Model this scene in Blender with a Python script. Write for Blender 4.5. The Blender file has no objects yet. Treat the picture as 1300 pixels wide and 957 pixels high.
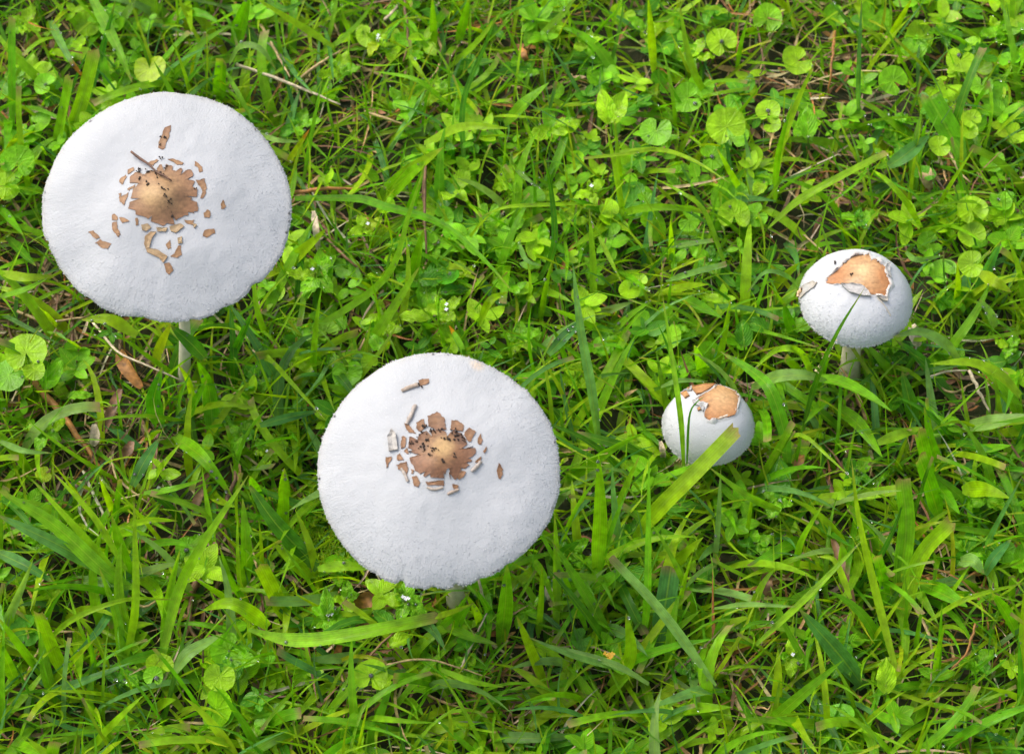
import bpy, bmesh, math, random
import numpy as np
from mathutils import Vector, Matrix, noise
from mathutils.bvhtree import BVHTree
from mathutils.geometry import tessellate_polygon

random.seed(7)
rng = np.random.default_rng(11)
S = bpy.context.scene
COL = S.collection
R = math.radians

# ------------------------------------------------------------------ camera
ELEV = 60.0          # the camera looks down at the lawn
DIST = 1.30
FPX = 3130.0         # focal length in photo pixels (photo 1300 x 957)
CAM = Vector((0, -DIST * math.cos(R(ELEV)), DIST * math.sin(R(ELEV))))
cd = bpy.data.cameras.new('camera')
cam = bpy.data.objects.new('camera', cd)
COL.objects.link(cam)
cam.location = CAM
cam.rotation_euler = (R(90 - ELEV), 0, 0)
cd.sensor_width = 36
cd.lens = FPX / 1300 * 36
cd.clip_start = 0.01
cd.clip_end = 200
cd.dof.use_dof = True
cd.dof.focus_distance = 1.215
cd.dof.aperture_fstop = 15
S.camera = cam

# ------------------------------------------------------------------ light
SUN_TO = Vector((-0.52, 0.40, 0.76)).normalized()      # direction towards the veiled sun
w = bpy.data.worlds.new('World')
S.world = w
w.use_nodes = True
nt = w.node_tree
bg = nt.nodes['Background']
sky = nt.nodes.new('ShaderNodeTexSky')
sky.sky_type = 'NISHITA'
sky.sun_disc = False
sky.sun_elevation = math.asin(SUN_TO.z)
sky.sun_rotation = math.atan2(SUN_TO.x, SUN_TO.y)
sky.air_density = 1.0
sky.dust_density = 4.0
sky.ozone_density = 1.0
hs = nt.nodes.new('ShaderNodeHueSaturation')
hs.inputs['Saturation'].default_value = 0.55
nt.links.new(sky.outputs[0], hs.inputs['Color'])
nt.links.new(hs.outputs[0], bg.inputs[0])
bg.inputs[1].default_value = 0.15
sl = bpy.data.lights.new('sun', 'SUN')
sl.energy = 0.95
sl.angle = R(36)
sl.color = (1.0, 0.96, 0.89)
so = bpy.data.objects.new('sun', sl)
COL.objects.link(so)
so.rotation_euler = SUN_TO.to_track_quat('Z', 'Y').to_euler()
so.location = (-1, 1, 3)

S.view_settings.view_transform = 'Standard'
S.view_settings.look = 'None'
S.view_settings.exposure = 0.98
S.view_settings.gamma = 1
S.cycles.max_bounces = 10
S.cycles.diffuse_bounces = 6
S.cycles.glossy_bounces = 3
S.cycles.transmission_bounces = 6
S.cycles.transparent_max_bounces = 6
S.cycles.caustics_reflective = False
S.cycles.caustics_refractive = False
S.cycles.use_denoising = True

UPV = Vector((0, math.sin(R(ELEV)), math.cos(R(ELEV))))
FWD = Vector((0, math.cos(R(ELEV)), -math.sin(R(ELEV))))


def ray(px, py):
    return (FWD * FPX + Vector((1, 0, 0)) * (px - 650) + UPV * (478.5 - py)).normalized()


def P(px, py, z):
    """the point of the lawn at height z that the photograph shows at (px, py)"""
    d = ray(px, py)
    return CAM + d * ((z - CAM.z) / d.z)


def mpp(p):
    """metres per photo pixel at a point"""
    return (Vector(p) - CAM).dot(FWD) / FPX


# ------------------------------------------------------------------ materials
def newmat(name):
    m = bpy.data.materials.new(name)
    m.use_nodes = True
    t = m.node_tree
    b = t.nodes['Principled BSDF']
    return m, t, b


def N(t, kind, **kw):
    n = t.nodes.new(kind)
    for k, v in kw.items():
        if k in n.inputs:
            n.inputs[k].default_value = v
        else:
            setattr(n, k, v)
    return n


def mixc(t, a, b, fac, mode='MIX'):
    n = t.nodes.new('ShaderNodeMix')
    n.data_type = 'RGBA'
    n.blend_type = mode
    for s, v in ((0, fac), (6, a), (7, b)):
        if hasattr(v, 'links') or hasattr(v, 'is_linked'):
            t.links.new(v, n.inputs[s])
        else:
            n.inputs[s].default_value = v
    return n.outputs[2]


def math_n(t, op, a, b=None, clamp=False):
    n = t.nodes.new('ShaderNodeMath')
    n.operation = op
    n.use_clamp = clamp
    for i, v in enumerate((a, b)):
        if v is None:
            continue
        if hasattr(v, 'is_linked'):
            t.links.new(v, n.inputs[i])
        else:
            n.inputs[i].default_value = v
    return n.outputs[0]


def leaf_material(name, kind, trans=0.42, rough=0.34):
    m, t, b = newmat(name)
    L = t.links
    att = N(t, 'ShaderNodeAttribute', attribute_name='Col')
    geo = N(t, 'ShaderNodeNewGeometry')
    n1 = N(t, 'ShaderNodeTexNoise', Scale=170.0, Detail=3.0)
    L.new(geo.outputs['Position'], n1.inputs['Vector'])
    n2 = N(t, 'ShaderNodeTexNoise', Scale=900.0, Detail=2.0)
    L.new(geo.outputs['Position'], n2.inputs['Vector'])
    uv = N(t, 'ShaderNodeUVMap')
    sep = N(t, 'ShaderNodeSeparateXYZ')
    L.new(uv.outputs[0], sep.inputs[0])
    u, v = sep.outputs[0], sep.outputs[1]
    du = math_n(t, 'ABSOLUTE', math_n(t, 'SUBTRACT', u, 0.5))
    rib = math_n(t, 'SUBTRACT', 1.0, math_n(t, 'MULTIPLY', du, 16.0), True)        # midrib
    if kind == 'blade':
        vein = math_n(t, 'SINE', math_n(t, 'MULTIPLY', u, 96.0))
        fine = math_n(t, 'SINE', math_n(t, 'MULTIPLY', u, 41.0))
        vein = math_n(t, 'ADD', math_n(t, 'MULTIPLY', vein, 0.5), math_n(t, 'MULTIPLY', fine, 0.5))
    elif kind == 'leaf':
        ph = math_n(t, 'SUBTRACT', math_n(t, 'MULTIPLY', v, 44.0), math_n(t, 'MULTIPLY', du, 40.0))
        vein = math_n(t, 'POWER', math_n(t, 'ABSOLUTE', math_n(t, 'SINE', math_n(t, 'MULTIPLY', ph, 0.5))), 6.0)
        vein = math_n(t, 'MULTIPLY', vein, -1.0)
    else:   # round leaf: u = angle, v = radius
        vein = math_n(t, 'POWER', math_n(t, 'ABSOLUTE', math_n(t, 'SINE', math_n(t, 'MULTIPLY', u, 25.13))), 10.0)
        vein = math_n(t, 'MULTIPLY', vein, -1.0)
        rib = math_n(t, 'SUBTRACT', 1.0, math_n(t, 'MULTIPLY', v, 9.0), True)
    # colour: own colour, mottled
    f = N(t, 'ShaderNodeMapRange')
    f.inputs['From Min'].default_value = 0.3
    f.inputs['From Max'].default_value = 0.7
    f.inputs['To Min'].default_value = 0.72
    f.inputs['To Max'].default_value = 1.3
    L.new(n1.outputs[0], f.inputs[0])
    mul = N(t, 'ShaderNodeVectorMath', operation='SCALE')
    L.new(att.outputs['Color'], mul.inputs[0])
    L.new(f.outputs[0], mul.inputs['Scale'])
    # worn and yellowing spots
    n5 = N(t, 'ShaderNodeTexNoise', Scale=330.0, Detail=4.0, Roughness=0.7)
    L.new(geo.outputs['Position'], n5.inputs['Vector'])
    sp = N(t, 'ShaderNodeMapRange')
    sp.inputs['From Min'].default_value = 0.66
    sp.inputs['From Max'].default_value = 0.76
    sp.inputs['To Max'].default_value = 0.6
    L.new(n5.outputs[0], sp.inputs[0])
    worn = mixc(t, mul.outputs[0], (0.36, 0.30, 0.07, 1), sp.outputs[0])
    ye = mixc(t, worn, (0.32, 0.48, 0.03, 1), math_n(t, 'MULTIPLY', rib, 0.5))
    vf = N(t, 'ShaderNodeMapRange')
    vf.inputs['From Min'].default_value = -1
    vf.inputs['To Min'].default_value = 0.88 if kind == 'blade' else 1.4 if kind == 'leaf' else 1.13
    vf.inputs['To Max'].default_value = 1.10 if kind == 'blade' else 0.95
    L.new(vein, vf.inputs[0])
    mul2 = N(t, 'ShaderNodeVectorMath', operation='SCALE')
    L.new(ye, mul2.inputs[0])
    L.new(vf.outputs[0], mul2.inputs['Scale'])
    L.new(mul2.outputs[0], b.inputs['Base Color'])
    r = N(t, 'ShaderNodeMapRange')
    r.inputs['To Min'].default_value = rough - 0.1
    r.inputs['To Max'].default_value = rough + 0.22
    L.new(n1.outputs[0], r.inputs[0])
    L.new(r.outputs[0], b.inputs['Roughness'])
    b.inputs['Specular IOR Level'].default_value = 0.25
    b.inputs['Coat Weight'].default_value = 0.14
    b.inputs['Coat Roughness'].default_value = 0.14
    hgt = math_n(t, 'ADD', math_n(t, 'MULTIPLY', vein, 0.5), math_n(t, 'MULTIPLY', n2.outputs[0], 0.9))
    bump = N(t, 'ShaderNodeBump', Strength=0.7 if kind != 'blade' else 0.55, Distance=0.0008)
    L.new(hgt, bump.inputs['Height'])
    L.new(bump.outputs[0], b.inputs['Normal'])
    tr = N(t, 'ShaderNodeBsdfTranslucent')
    tc = mixc(t, mul2.outputs[0], (0.95, 1.0, 0.25, 1), 1.0, 'MULTIPLY')
    gain = N(t, 'ShaderNodeVectorMath', operation='SCALE')
    gain.inputs['Scale'].default_value = 1.45
    L.new(tc, gain.inputs[0])
    L.new(gain.outputs[0], tr.inputs[0])
    mx = N(t, 'ShaderNodeMixShader', Fac=trans)
    L.new(b.outputs[0], mx.inputs[1])
    L.new(tr.outputs[0], mx.inputs[2])
    L.new(mx.outputs[0], t.nodes['Material Output'].inputs['Surface'])
    return m


M_BLADE = leaf_material('grass_green', 'blade')
M_LEAF = leaf_material('weed_leaf_green', 'leaf', 0.34, 0.36)
M_ROUND = leaf_material('round_leaf_green', 'round', 0.34, 0.38)


def dry_material(name='dry_straw', lo=0.55, hi=1.35, sc=420.0, bs=0.5):
    m, t, b = newmat(name)
    L = t.links
    att = N(t, 'ShaderNodeAttribute', attribute_name='Col')
    geo = N(t, 'ShaderNodeNewGeometry')
    n1 = N(t, 'ShaderNodeTexNoise', Scale=sc, Detail=4.0)
    L.new(geo.outputs['Position'], n1.inputs['Vector'])
    f = N(t, 'ShaderNodeMapRange')
    f.inputs['From Min'].default_value = 0.3
    f.inputs['From Max'].default_value = 0.7
    f.inputs['To Min'].default_value = lo
    f.inputs['To Max'].default_value = hi
    L.new(n1.outputs[0], f.inputs[0])
    mul = N(t, 'ShaderNodeVectorMath', operation='SCALE')
    L.new(att.outputs['Color'], mul.inputs[0])
    L.new(f.outputs[0], mul.inputs['Scale'])
    L.new(mul.outputs[0], b.inputs['Base Color'])
    b.inputs['Roughness'].default_value = 0.6
    bump = N(t, 'ShaderNodeBump', Strength=bs, Distance=0.0006)
    L.new(n1.outputs[0], bump.inputs['Height'])
    L.new(bump.outputs[0], b.inputs['Normal'])
    return m


M_DRY = dry_material()


def cap_material():
    m, t, b = newmat('mushroom_white')
    L = t.links
    att = N(t, 'ShaderNodeAttribute', attribute_name='Col')
    geo = N(t, 'ShaderNodeNewGeometry')
    n1 = N(t, 'ShaderNodeTexNoise', Scale=75.0, Detail=4.0)
    n2 = N(t, 'ShaderNodeTexNoise', Scale=1100.0, Detail=3.0)
    n3 = N(t, 'ShaderNodeTexVoronoi', Scale=620.0)
    for n in (n1, n2, n3):
        L.new(geo.outputs['Position'], n.inputs['Vector'])
    c = mixc(t, att.outputs['Color'], (0.36, 0.36, 0.36, 1), math_n(t, 'MULTIPLY', n1.outputs[0], 0.25))
    L.new(c, b.inputs['Base Color'])
    b.inputs['Roughness'].default_value = 0.62
    b.inputs['Specular IOR Level'].default_value = 0.3
    b.inputs['Subsurface Weight'].default_value = 0.12
    b.inputs['Subsurface Radius'].default_value = (1.0, 0.8, 0.6)
    b.inputs['Subsurface Scale'].default_value = 0.003
    uv = N(t, 'ShaderNodeUVMap')
    mp = N(t, 'ShaderNodeMapping')
    mp.inputs['Scale'].default_value = (190, 9, 1)
    L.new(uv.outputs[0], mp.inputs[0])
    n4 = N(t, 'ShaderNodeTexNoise', Scale=1.0, Detail=4.0, Roughness=0.6)
    L.new(mp.outputs[0], n4.inputs['Vector'])
    sep = N(t, 'ShaderNodeSeparateXYZ')
    L.new(uv.outputs[0], sep.inputs[0])
    rim = math_n(t, 'POWER', sep.outputs[1], 2.0)
    h = math_n(t, 'ADD', math_n(t, 'MULTIPLY', n2.outputs[0], 0.55), math_n(t, 'MULTIPLY', n3.outputs[0], -0.3))
    h = math_n(t, 'ADD', h, math_n(t, 'MULTIPLY', n4.outputs[0], math_n(t, 'MULTIPLY', rim, 1.3)))
    bump = N(t, 'ShaderNodeBump', Strength=0.42, Distance=0.0006)
    L.new(h, bump.inputs['Height'])
    L.new(bump.outputs[0], b.inputs['Normal'])
    return m


M_CAP = cap_material()


def simple_noise_material(name, c1, c2, scale, rough=0.6, bumps=0.4, dist=0.0008):
    m, t, b = newmat(name)
    L = t.links
    geo = N(t, 'ShaderNodeNewGeometry')
    n1 = N(t, 'ShaderNodeTexNoise', Scale=scale, Detail=5.0, Roughness=0.65)
    L.new(geo.outputs['Position'], n1.inputs['Vector'])
    f = N(t, 'ShaderNodeMapRange')
    f.inputs['From Min'].default_value = 0.33
    f.inputs['From Max'].default_value = 0.67
    L.new(n1.outputs[0], f.inputs[0])
    L.new(mixc(t, (*c1, 1), (*c2, 1), f.outputs[0]), b.inputs['Base Color'])
    b.inputs['Roughness'].default_value = rough
    bump = N(t, 'ShaderNodeBump', Strength=bumps, Distance=dist)
    L.new(n1.outputs[0], bump.inputs['Height'])
    L.new(bump.outputs[0], b.inputs['Normal'])
    return m


M_SKIN = dry_material('brown_cap_skin', 0.82, 1.16, 700.0, 0.25)
M_SOIL = simple_noise_material('dark_soil', (0.018, 0.012, 0.008), (0.075, 0.046, 0.025), 130, 0.85, 0.9, 0.006)
M_CRUMB = simple_noise_material('soil_crumb', (0.012, 0.008, 0.006), (0.05, 0.028, 0.018), 900, 0.8, 0.6)
M_STEM = simple_noise_material('stem_cream', (0.70, 0.64, 0.47), (0.50, 0.43, 0.28), 160, 0.6, 0.3)
M_GILL = simple_noise_material('gill_grey_green', (0.55, 0.53, 0.44), (0.46, 0.45, 0.36), 200, 0.7, 0.1)
M_PETAL = simple_noise_material('white_petal', (0.8, 0.8, 0.78), (0.72, 0.68, 0.74), 600, 0.5, 0.1)
M_YELLOW = simple_noise_material('yellow_petal', (0.75, 0.45, 0.02), (0.6, 0.3, 0.01), 600, 0.5, 0.1)


def dew_material():
    m, t, b = newmat('dew_water')
    b.inputs['Base Color'].default_value = (1, 1, 1, 1)
    b.inputs['Transmission Weight'].default_value = 0.93
    b.inputs['Roughness'].default_value = 0.0
    b.inputs['IOR'].default_value = 1.33
    return m


M_DEW = dew_material()


# ------------------------------------------------------------------ mesh helpers
def mesh_np(name, V, F, mat, col=None, uv=None, smooth=True):
    """V (n,3), F (m,k) with k = 3 or 4, col (n,3), uv (n,2) per vertex"""
    V = np.asarray(V, np.float32)
    F = np.asarray(F, np.int32)
    me = bpy.data.meshes.new(name)
    n, (m, k) = len(V), F.shape
    me.vertices.add(n)
    me.vertices.foreach_set('co', V.ravel())
    me.loops.add(m * k)
    me.loops.foreach_set('vertex_index', F.ravel())
    me.polygons.add(m)
    me.polygons.foreach_set('loop_start', np.arange(0, m * k, k, dtype=np.int32))
    me.polygons.foreach_set('loop_total', np.full(m, k, np.int32))
    me.polygons.foreach_set('use_smooth', np.full(m, smooth, bool))
    me.update(calc_edges=True)
    if col is not None:
        a = me.color_attributes.new('Col', 'FLOAT_COLOR', 'POINT')
        c = np.ones((n, 4), np.float32)
        c[:, :3] = col
        a.data.foreach_set('color', c.ravel())
    if uv is not None:
        ul = me.uv_layers.new(name='UVMap')
        ul.data.foreach_set('uv', np.asarray(uv, np.float32)[F.ravel()].ravel())
    me.materials.append(mat)
    return me


def mesh_py(name, V, F, mat, col=None, uv=None, smooth=True):
    me = bpy.data.meshes.new(name)
    me.from_pydata([tuple(v) for v in V], [], [tuple(f) for f in F])
    me.update()
    for p in me.polygons:
        p.use_smooth = smooth
    if col is not None:
        a = me.color_attributes.new('Col', 'FLOAT_COLOR', 'POINT')
        for i, c in enumerate(col):
            a.data[i].color = (*c, 1)
    if uv is not None:
        ul = me.uv_layers.new(name='UVMap')
        for lp in me.loops:
            ul.data[lp.index].uv = uv[lp.vertex_index]
    me.materials.append(mat)
    return me


def link(name, me, parent=None, loc=None, kind=None):
    o = bpy.data.objects.new(name, me)
    COL.objects.link(o)
    if parent is not None:
        o.parent = parent
    if loc is not None:
        o.location = loc
    if kind:
        o['kind'] = kind
    return o


def root(name, loc, label, cat, group=None):
    o = bpy.data.objects.new(name, None)
    o.empty_display_size = 0.01
    COL.objects.link(o)
    o.location = loc
    o['label'] = label
    o['category'] = cat
    if group:
        o['group'] = group
    return o


def catmull(pts, n):
    pts = [Vector(p) for p in pts]
    if len(pts) == 2:
        return [pts[0].lerp(pts[1], i / n) for i in range(n + 1)]
    ext = [pts[0] * 2 - pts[1]] + pts + [pts[-1] * 2 - pts[-2]]
    # arc-length spaced
    dense = []
    for i in range(1, len(ext) - 2):
        p0, p1, p2, p3 = ext[i - 1:i + 3]
        for k in range(16):
            s = k / 16
            dense.append(0.5 * ((2 * p1) + (p2 - p0) * s + (2 * p0 - 5 * p1 + 4 * p2 - p3) * s * s + (3 * p1 - p0 - 3 * p2 + p3) * s ** 3))
    dense.append(pts[-1])
    d = [0]
    for a, b in zip(dense, dense[1:]):
        d.append(d[-1] + (b - a).length)
    out, j = [], 0
    for i in range(n + 1):
        q = d[-1] * i / n
        while j < len(d) - 2 and d[j + 1] < q:
            j += 1
        s = (q - d[j]) / max(1e-9, d[j + 1] - d[j])
        out.append(dense[j].lerp(dense[j + 1], min(1, s)))
    return out


def tube(pts, radii, sides=7, n=10, close=True):
    """verts, faces of a tapered tube along pts"""
    c = catmull(pts, n)
    V, F = [], []
    prev = None
    for i, p in enumerate(c):
        t = (c[min(i + 1, n)] - c[max(i - 1, 0)]).normalized()
        a = t.orthogonal().normalized() if prev is None else (prev - t * prev.dot(t)).normalized()
        prev = a
        b = t.cross(a)
        s = i / n
        k = s * (len(radii) - 1)
        j = min(int(k), len(radii) - 2) if len(radii) > 1 else 0
        r = radii[j] + (radii[min(j + 1, len(radii) - 1)] - radii[j]) * (k - j)
        for q in range(sides):
            an = 2 * math.pi * q / sides
            V.append(p + (a * math.cos(an) + b * math.sin(an)) * r)
    for i in range(n):
        for q in range(sides):
            F.append((i * sides + q, i * sides + (q + 1) % sides, (i + 1) * sides + (q + 1) % sides, (i + 1) * sides + q))
    if close:
        F.append(tuple(range(sides))[::-1])
        F.append(tuple(n * sides + q for q in range(sides)))
    return V, F


# own colours of the plants (not of the light on them)
PAL = {
    'L': (0.275, 0.490, 0.004), 'G': (0.170, 0.420, 0.004), 'D': (0.080, 0.265, 0.006), 'B': (0.105, 0.290, 0.055), 'Y': (0.350, 0.480, 0.007),
    'P': (0.210, 0.400, 0.075), 'T': (0.400, 0.280, 0.120), 'O': (0.170, 0.085, 0.036), 'R': (0.32, 0.14, 0.03), 'W': (0.54, 0.43, 0.28),
}
CNAME = {'L': 'lime green', 'G': 'fresh green', 'D': 'deep green', 'B': 'bluish green', 'Y': 'yellowish green', 'P': 'pale green',
         'T': 'tan', 'O': 'dark brown', 'R': 'rusty brown', 'W': 'pale straw'}

LABELLED = []        # (object, px, py, description, fallback words) to be labelled together at the end


def note(o, px, py, desc, cat, group):
    o['category'] = cat
    o['group'] = group
    LABELLED.append((o, px, py, desc))


# ------------------------------------------------------------------ ground
def ground():
    n = 150
    k = np.linspace(-1, 1, n)
    warp = np.sign(k) * (0.55 * np.abs(k) + 14.0 * np.abs(k) ** 9)
    X, Y = np.meshgrid(warp, warp, indexing='ij')
    Z = np.zeros_like(X)
    for i in range(n):
        for j in range(n):
            x, y = X[i, j], Y[i, j]
            if abs(x) < 0.8 and abs(y) < 0.8:
                Z[i, j] = 0.006 * noise.noise((x * 18, y * 18, 3)) + 0.004 * noise.noise((x * 60, y * 60, 9)) - 0.002
    V = np.stack([X, Y, Z], -1).reshape(-1, 3)
    idx = np.arange(n * n).reshape(n, n)
    F = np.stack([idx[:-1, :-1], idx[1:, :-1], idx[1:, 1:], idx[:-1, 1:]], -1).reshape(-1, 4)
    m, t, b = newmat('lawn_soil')
    L = t.links
    geo = N(t, 'ShaderNodeNewGeometry')
    n1 = N(t, 'ShaderNodeTexNoise', Scale=120.0, Detail=6.0, Roughness=0.7)
    n2 = N(t, 'ShaderNodeTexNoise', Scale=14.0, Detail=4.0)
    for q in (n1, n2):
        L.new(geo.outputs['Position'], q.inputs['Vector'])
    f1 = N(t, 'ShaderNodeMapRange')
    f1.inputs['From Min'].default_value = 0.35
    f1.inputs['From Max'].default_value = 0.68
    L.new(n1.outputs[0], f1.inputs[0])
    soil = mixc(t, (0.016, 0.010, 0.005, 1), (0.070, 0.040, 0.018, 1), f1.outputs[0])
    moss = mixc(t, soil, (0.03, 0.065, 0.012, 1), math_n(t, 'MULTIPLY', n2.outputs[0], 0.7))
    dist = N(t, 'ShaderNodeVectorMath', operation='LENGTH')
    L.new(geo.outputs['Position'], dist.inputs[0])
    far = N(t, 'ShaderNodeMapRange')
    far.inputs['From Min'].default_value = 0.5
    far.inputs['From Max'].default_value = 0.9
    L.new(dist.outputs['Value'], far.inputs[0])
    lawn = mixc(t, (0.03, 0.10, 0.012, 1), (0.10, 0.21, 0.02, 1), f1.outputs[0])
    L.new(mixc(t, moss, lawn, far.outputs[0]), b.inputs['Base Color'])
    b.inputs['Roughness'].default_value = 0.85
    bump = N(t, 'ShaderNodeBump', Strength=0.8, Distance=0.005)
    L.new(n1.outputs[0], bump.inputs['Height'])
    L.new(bump.outputs[0], b.inputs['Normal'])
    link('ground', mesh_np('ground', V, F, m), kind='structure')


ground()

# ------------------------------------------------------------------ mushrooms
WHITE = (0.422, 0.426, 0.432)


class Cap:
    """A mushroom cap: a profile turned about its axis, its rim wavy and notched."""

    def __init__(s, ctr, base, h, rx, prof, tilt, notches=(), seed=0, wob=0.012, lumps=0.0008):
        s.c = P(ctr[0], ctr[1], h)
        s.base = P(base[0], base[1], 0.0)
        s.base.z = -0.004
        s.R = rx * mpp(s.c)
        s.prof = [(r * s.R, z * s.R) for r, z in prof]
        s.mat = Matrix.Translation(s.c) @ Matrix.Rotation(R(tilt[1]), 4, 'Y') @ Matrix.Rotation(R(tilt[0]), 4, 'X')
        s.not_, s.seed, s.wob, s.lumps = notches, seed, wob, lumps
        acc = [0]
        for (a, b), (c, d) in zip(s.prof, s.prof[1:]):
            acc.append(acc[-1] + math.hypot(c - a, d - b))
        s.acc = np.array(acc) / acc[-1]
        s.pr = np.array([p[0] for p in s.prof])
        s.pz = np.array([p[1] for p in s.prof])

    def rim(s, th):
        c, q = math.cos(th), math.sin(th)
        k = 1 + s.wob * noise.noise((c * 1.3 + s.seed, q * 1.3, 0.3)) * 2 + s.wob * 0.5 * noise.noise((c * 5 + s.seed, q * 5, 1.3)) \
            + 0.006 * noise.noise((c * 22 + s.seed, q * 22, 2.3))
        for a, wd, dp in s.not_:
            d = (th - R(a) + math.pi) % (2 * math.pi) - math.pi
            k -= dp * max(0, 1 - abs(d) / R(wd))
        return k

    def pt(s, u, th):
        """point on the top at arc fraction u (0 apex, 1 rim), local"""
        r = float(np.interp(u, s.acc, s.pr))
        z = float(np.interp(u, s.acc, s.pz))
        k = 1 + (s.rim(th) - 1) * min(1, (r / s.R) ** 14)
        r *= k
        x, y = r * math.cos(th), r * math.sin(th)
        z += s.lumps * noise.noise((x * 38 + s.seed, y * 38, 4.1)) * 2 + 0.00025 * noise.noise((x * 190, y * 190, s.seed))
        return Vector((x, y, z))

    def frame(s, u, th):
        p = s.pt(u, th)
        e = 0.012
        a, b = s.pt(max(0, u - e), th), s.pt(min(1, u + e), th)
        rad = (b - a).normalized()
        tan = Vector((-math.sin(th), math.cos(th), 0))
        n = rad.cross(tan).normalized()
        if n.z < 0 and u < 0.6:
            n = -n
        return p, rad, tan, n

    def W(s, p):
        return s.mat @ p - s.base         # to the root's own coordinates

    def build(s, name, label, stain=None, scales=4000, stem_r=(0.0026, 0.0036), stem_mid=None, scale_from=0.36, gills=84, scale_k=1.0, white=1.0):
        s.root = root(name, s.base, label, 'mushroom', 'white mushrooms in the lawn')
        nr, nth = 44, 220
        V, F, C, UV = [], [], [], []
        for i in range(nr + 1):
            for j in range(nth):
                UV.append((abs(2 * j / nth - 1), i / nr))
                th = 2 * math.pi * j / nth
                p = s.pt(i / nr if i else 0.001, th)
                V.append(p)
                rel = i / nr
                c = Vector(WHITE) * white
                c = c.lerp(Vector((0.43, 0.415, 0.37)), 0.35 * max(0, 1 - rel / 0.30))
                if rel > 0.93:
                    c = c.lerp(Vector((0.43, 0.405, 0.36)), 0.4 * (rel - 0.93) / 0.07)
                C.append(c)
        for i in range(nr):
            for j in range(nth):
                j2 = (j + 1) % nth
                F.append((i * nth + j, (i + 1) * nth + j, (i + 1) * nth + j2, i * nth + j2))
        F.append(tuple(range(nth))[::-1])
        s.bvh = BVHTree.FromPolygons([s.mat @ v for v in V], F)
        # underside: rim edge, then in to the stem
        und = [(0.995, -0.015), (0.95, -0.05), (0.6, -0.03), (0.12, 0.0)]
        zr = s.prof[-1][1]
        last = nr * nth
        for q, (rr, dz) in enumerate(und):
            off = len(V)
            for j in range(nth):
                th = 2 * math.pi * j / nth
                k = s.rim(th)
                V.append(Vector((rr * s.R * k * math.cos(th), rr * s.R * k * math.sin(th), zr + dz * s.R)))
                C.append(Vector((0.46, 0.44, 0.38)))
                UV.append((abs(2 * j / nth - 1), 0.5))
            for j in range(nth):
                j2 = (j + 1) % nth
                F.append((last + j, off + j, off + j2, last + j2))
            last = off
        if stain:
            d = [(s.mat @ v) for v in V]
            for px, py, rad, colr in stain:
                hit = s.hit(px, py)[0]
                for k, q in enumerate(d):
                    e = (q - hit).length / (rad * mpp(hit))
                    if e < 1:
                        C[k] = C[k].lerp(Vector(colr), 0.75 * (1 - e * e))
        link('cap', mesh_py('cap', [s.W(v) for v in V], F, M_CAP, C, UV), s.root)
        # gills
        GV, GF = [], []
        for g in range(gills):
            th = 2 * math.pi * g / gills
            k = s.rim(th)
            dr = Vector((math.cos(th), math.sin(th), 0))
            tn = Vector((-dr.y, dr.x, 0)) * 0.0003
            prof = [(0.96, -0.062, -0.075), (0.7, -0.038, -0.115), (0.4, -0.018, -0.12), (0.13, 0.0, -0.06)]
            o = len(GV)
            for rr, z0, z1 in prof:
                for sg in (-1, 1):
                    GV.append(dr * rr * s.R * k + tn * sg + Vector((0, 0, zr + z0 * s.R)))
                GV.append(dr * rr * s.R * k + Vector((0, 0, zr + z1 * s.R)))
            for q in range(3):
                a, b = o + q * 3, o + q * 3 + 3
                GF += [(a, b, b + 2, a + 2), (a + 1, a + 2, b + 2, b + 1)]
        gl = link('gills', mesh_py('gills', [s.W(v) for v in GV], GF, M_GILL), s.root)
        gl['kind'] = 'stuff'
        # stem
        top = s.mat @ Vector((0, 0, zr + 0.004))
        mid = (top + s.base) * 0.5 + Vector(stem_mid or (0.002, 0.0, 0))
        tv, tf = tube([p - s.base for p in (s.base, mid, top)], [stem_r[1] * 1.25, stem_r[1], stem_r[0], stem_r[0] * 1.1], 14, 14)
        link('stem', mesh_py('stem', tv, tf, M_STEM), s.root)
        # raised white fibre scales, thickening towards the rim
        SV, SF, SC = [], [], []
        cnt = 0
        while cnt < scales:
            u = random.random() ** 0.5
            if u < scale_from:
                continue
            rel = (u - scale_from) / (1 - scale_from)
            if random.random() > 0.04 + 0.96 * rel ** 2.0:
                continue
            th = random.random() * 2 * math.pi
            rim = u > 0.965 or random.random() < 0.035
            if rim:
                u = random.uniform(0.965, 1.0)
            p, rad, tan, n = s.frame(min(u, 0.998), th)
            ln = (random.uniform(0.0007, 0.0016) if rim else random.uniform(0.0005, 0.0012)) * scale_k
            wd = ln * random.uniform(0.30, 0.52)
            up = ln * random.uniform(0.08, 0.24) + 0.00005
            a = random.gauss(0, 0.16)
            d = rad * math.cos(a) + tan * math.sin(a)
            if rim:
                d = (d + Vector((math.cos(th), math.sin(th), 0)) * 0.9).normalized()
            sd = tan * math.cos(a) - rad * math.sin(a)
            o = len(SV)
            p = p - n * 0.0001
            SV += [p - d * ln * 0.4, p + sd * wd * 0.5, p - sd * wd * 0.5, p + d * ln * 0.6 + n * up, p + d * ln * 0.1 + n * up * 0.85]
            SF += [(o, o + 2, o + 4), (o, o + 4, o + 1), (o + 1, o + 4, o + 3), (o + 2, o + 3, o + 4), (o + 1, o + 3, o + 2)]
            cr = random.random() ** 2
            c = Vector((0.50, 0.506, 0.515)).lerp(Vector((0.46, 0.39, 0.29)), (0.55 if rim else 0.22) * cr)
            SC += [c * white] * 5
            cnt += 1
        sc = link('cap_scales', mesh_py('cap_scales', [s.W(v) for v in SV], SF, M_CAP, SC, [(0.0, 0.0)] * len(SV)), s.root)
        sc['kind'] = 'stuff'
        return s

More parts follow.
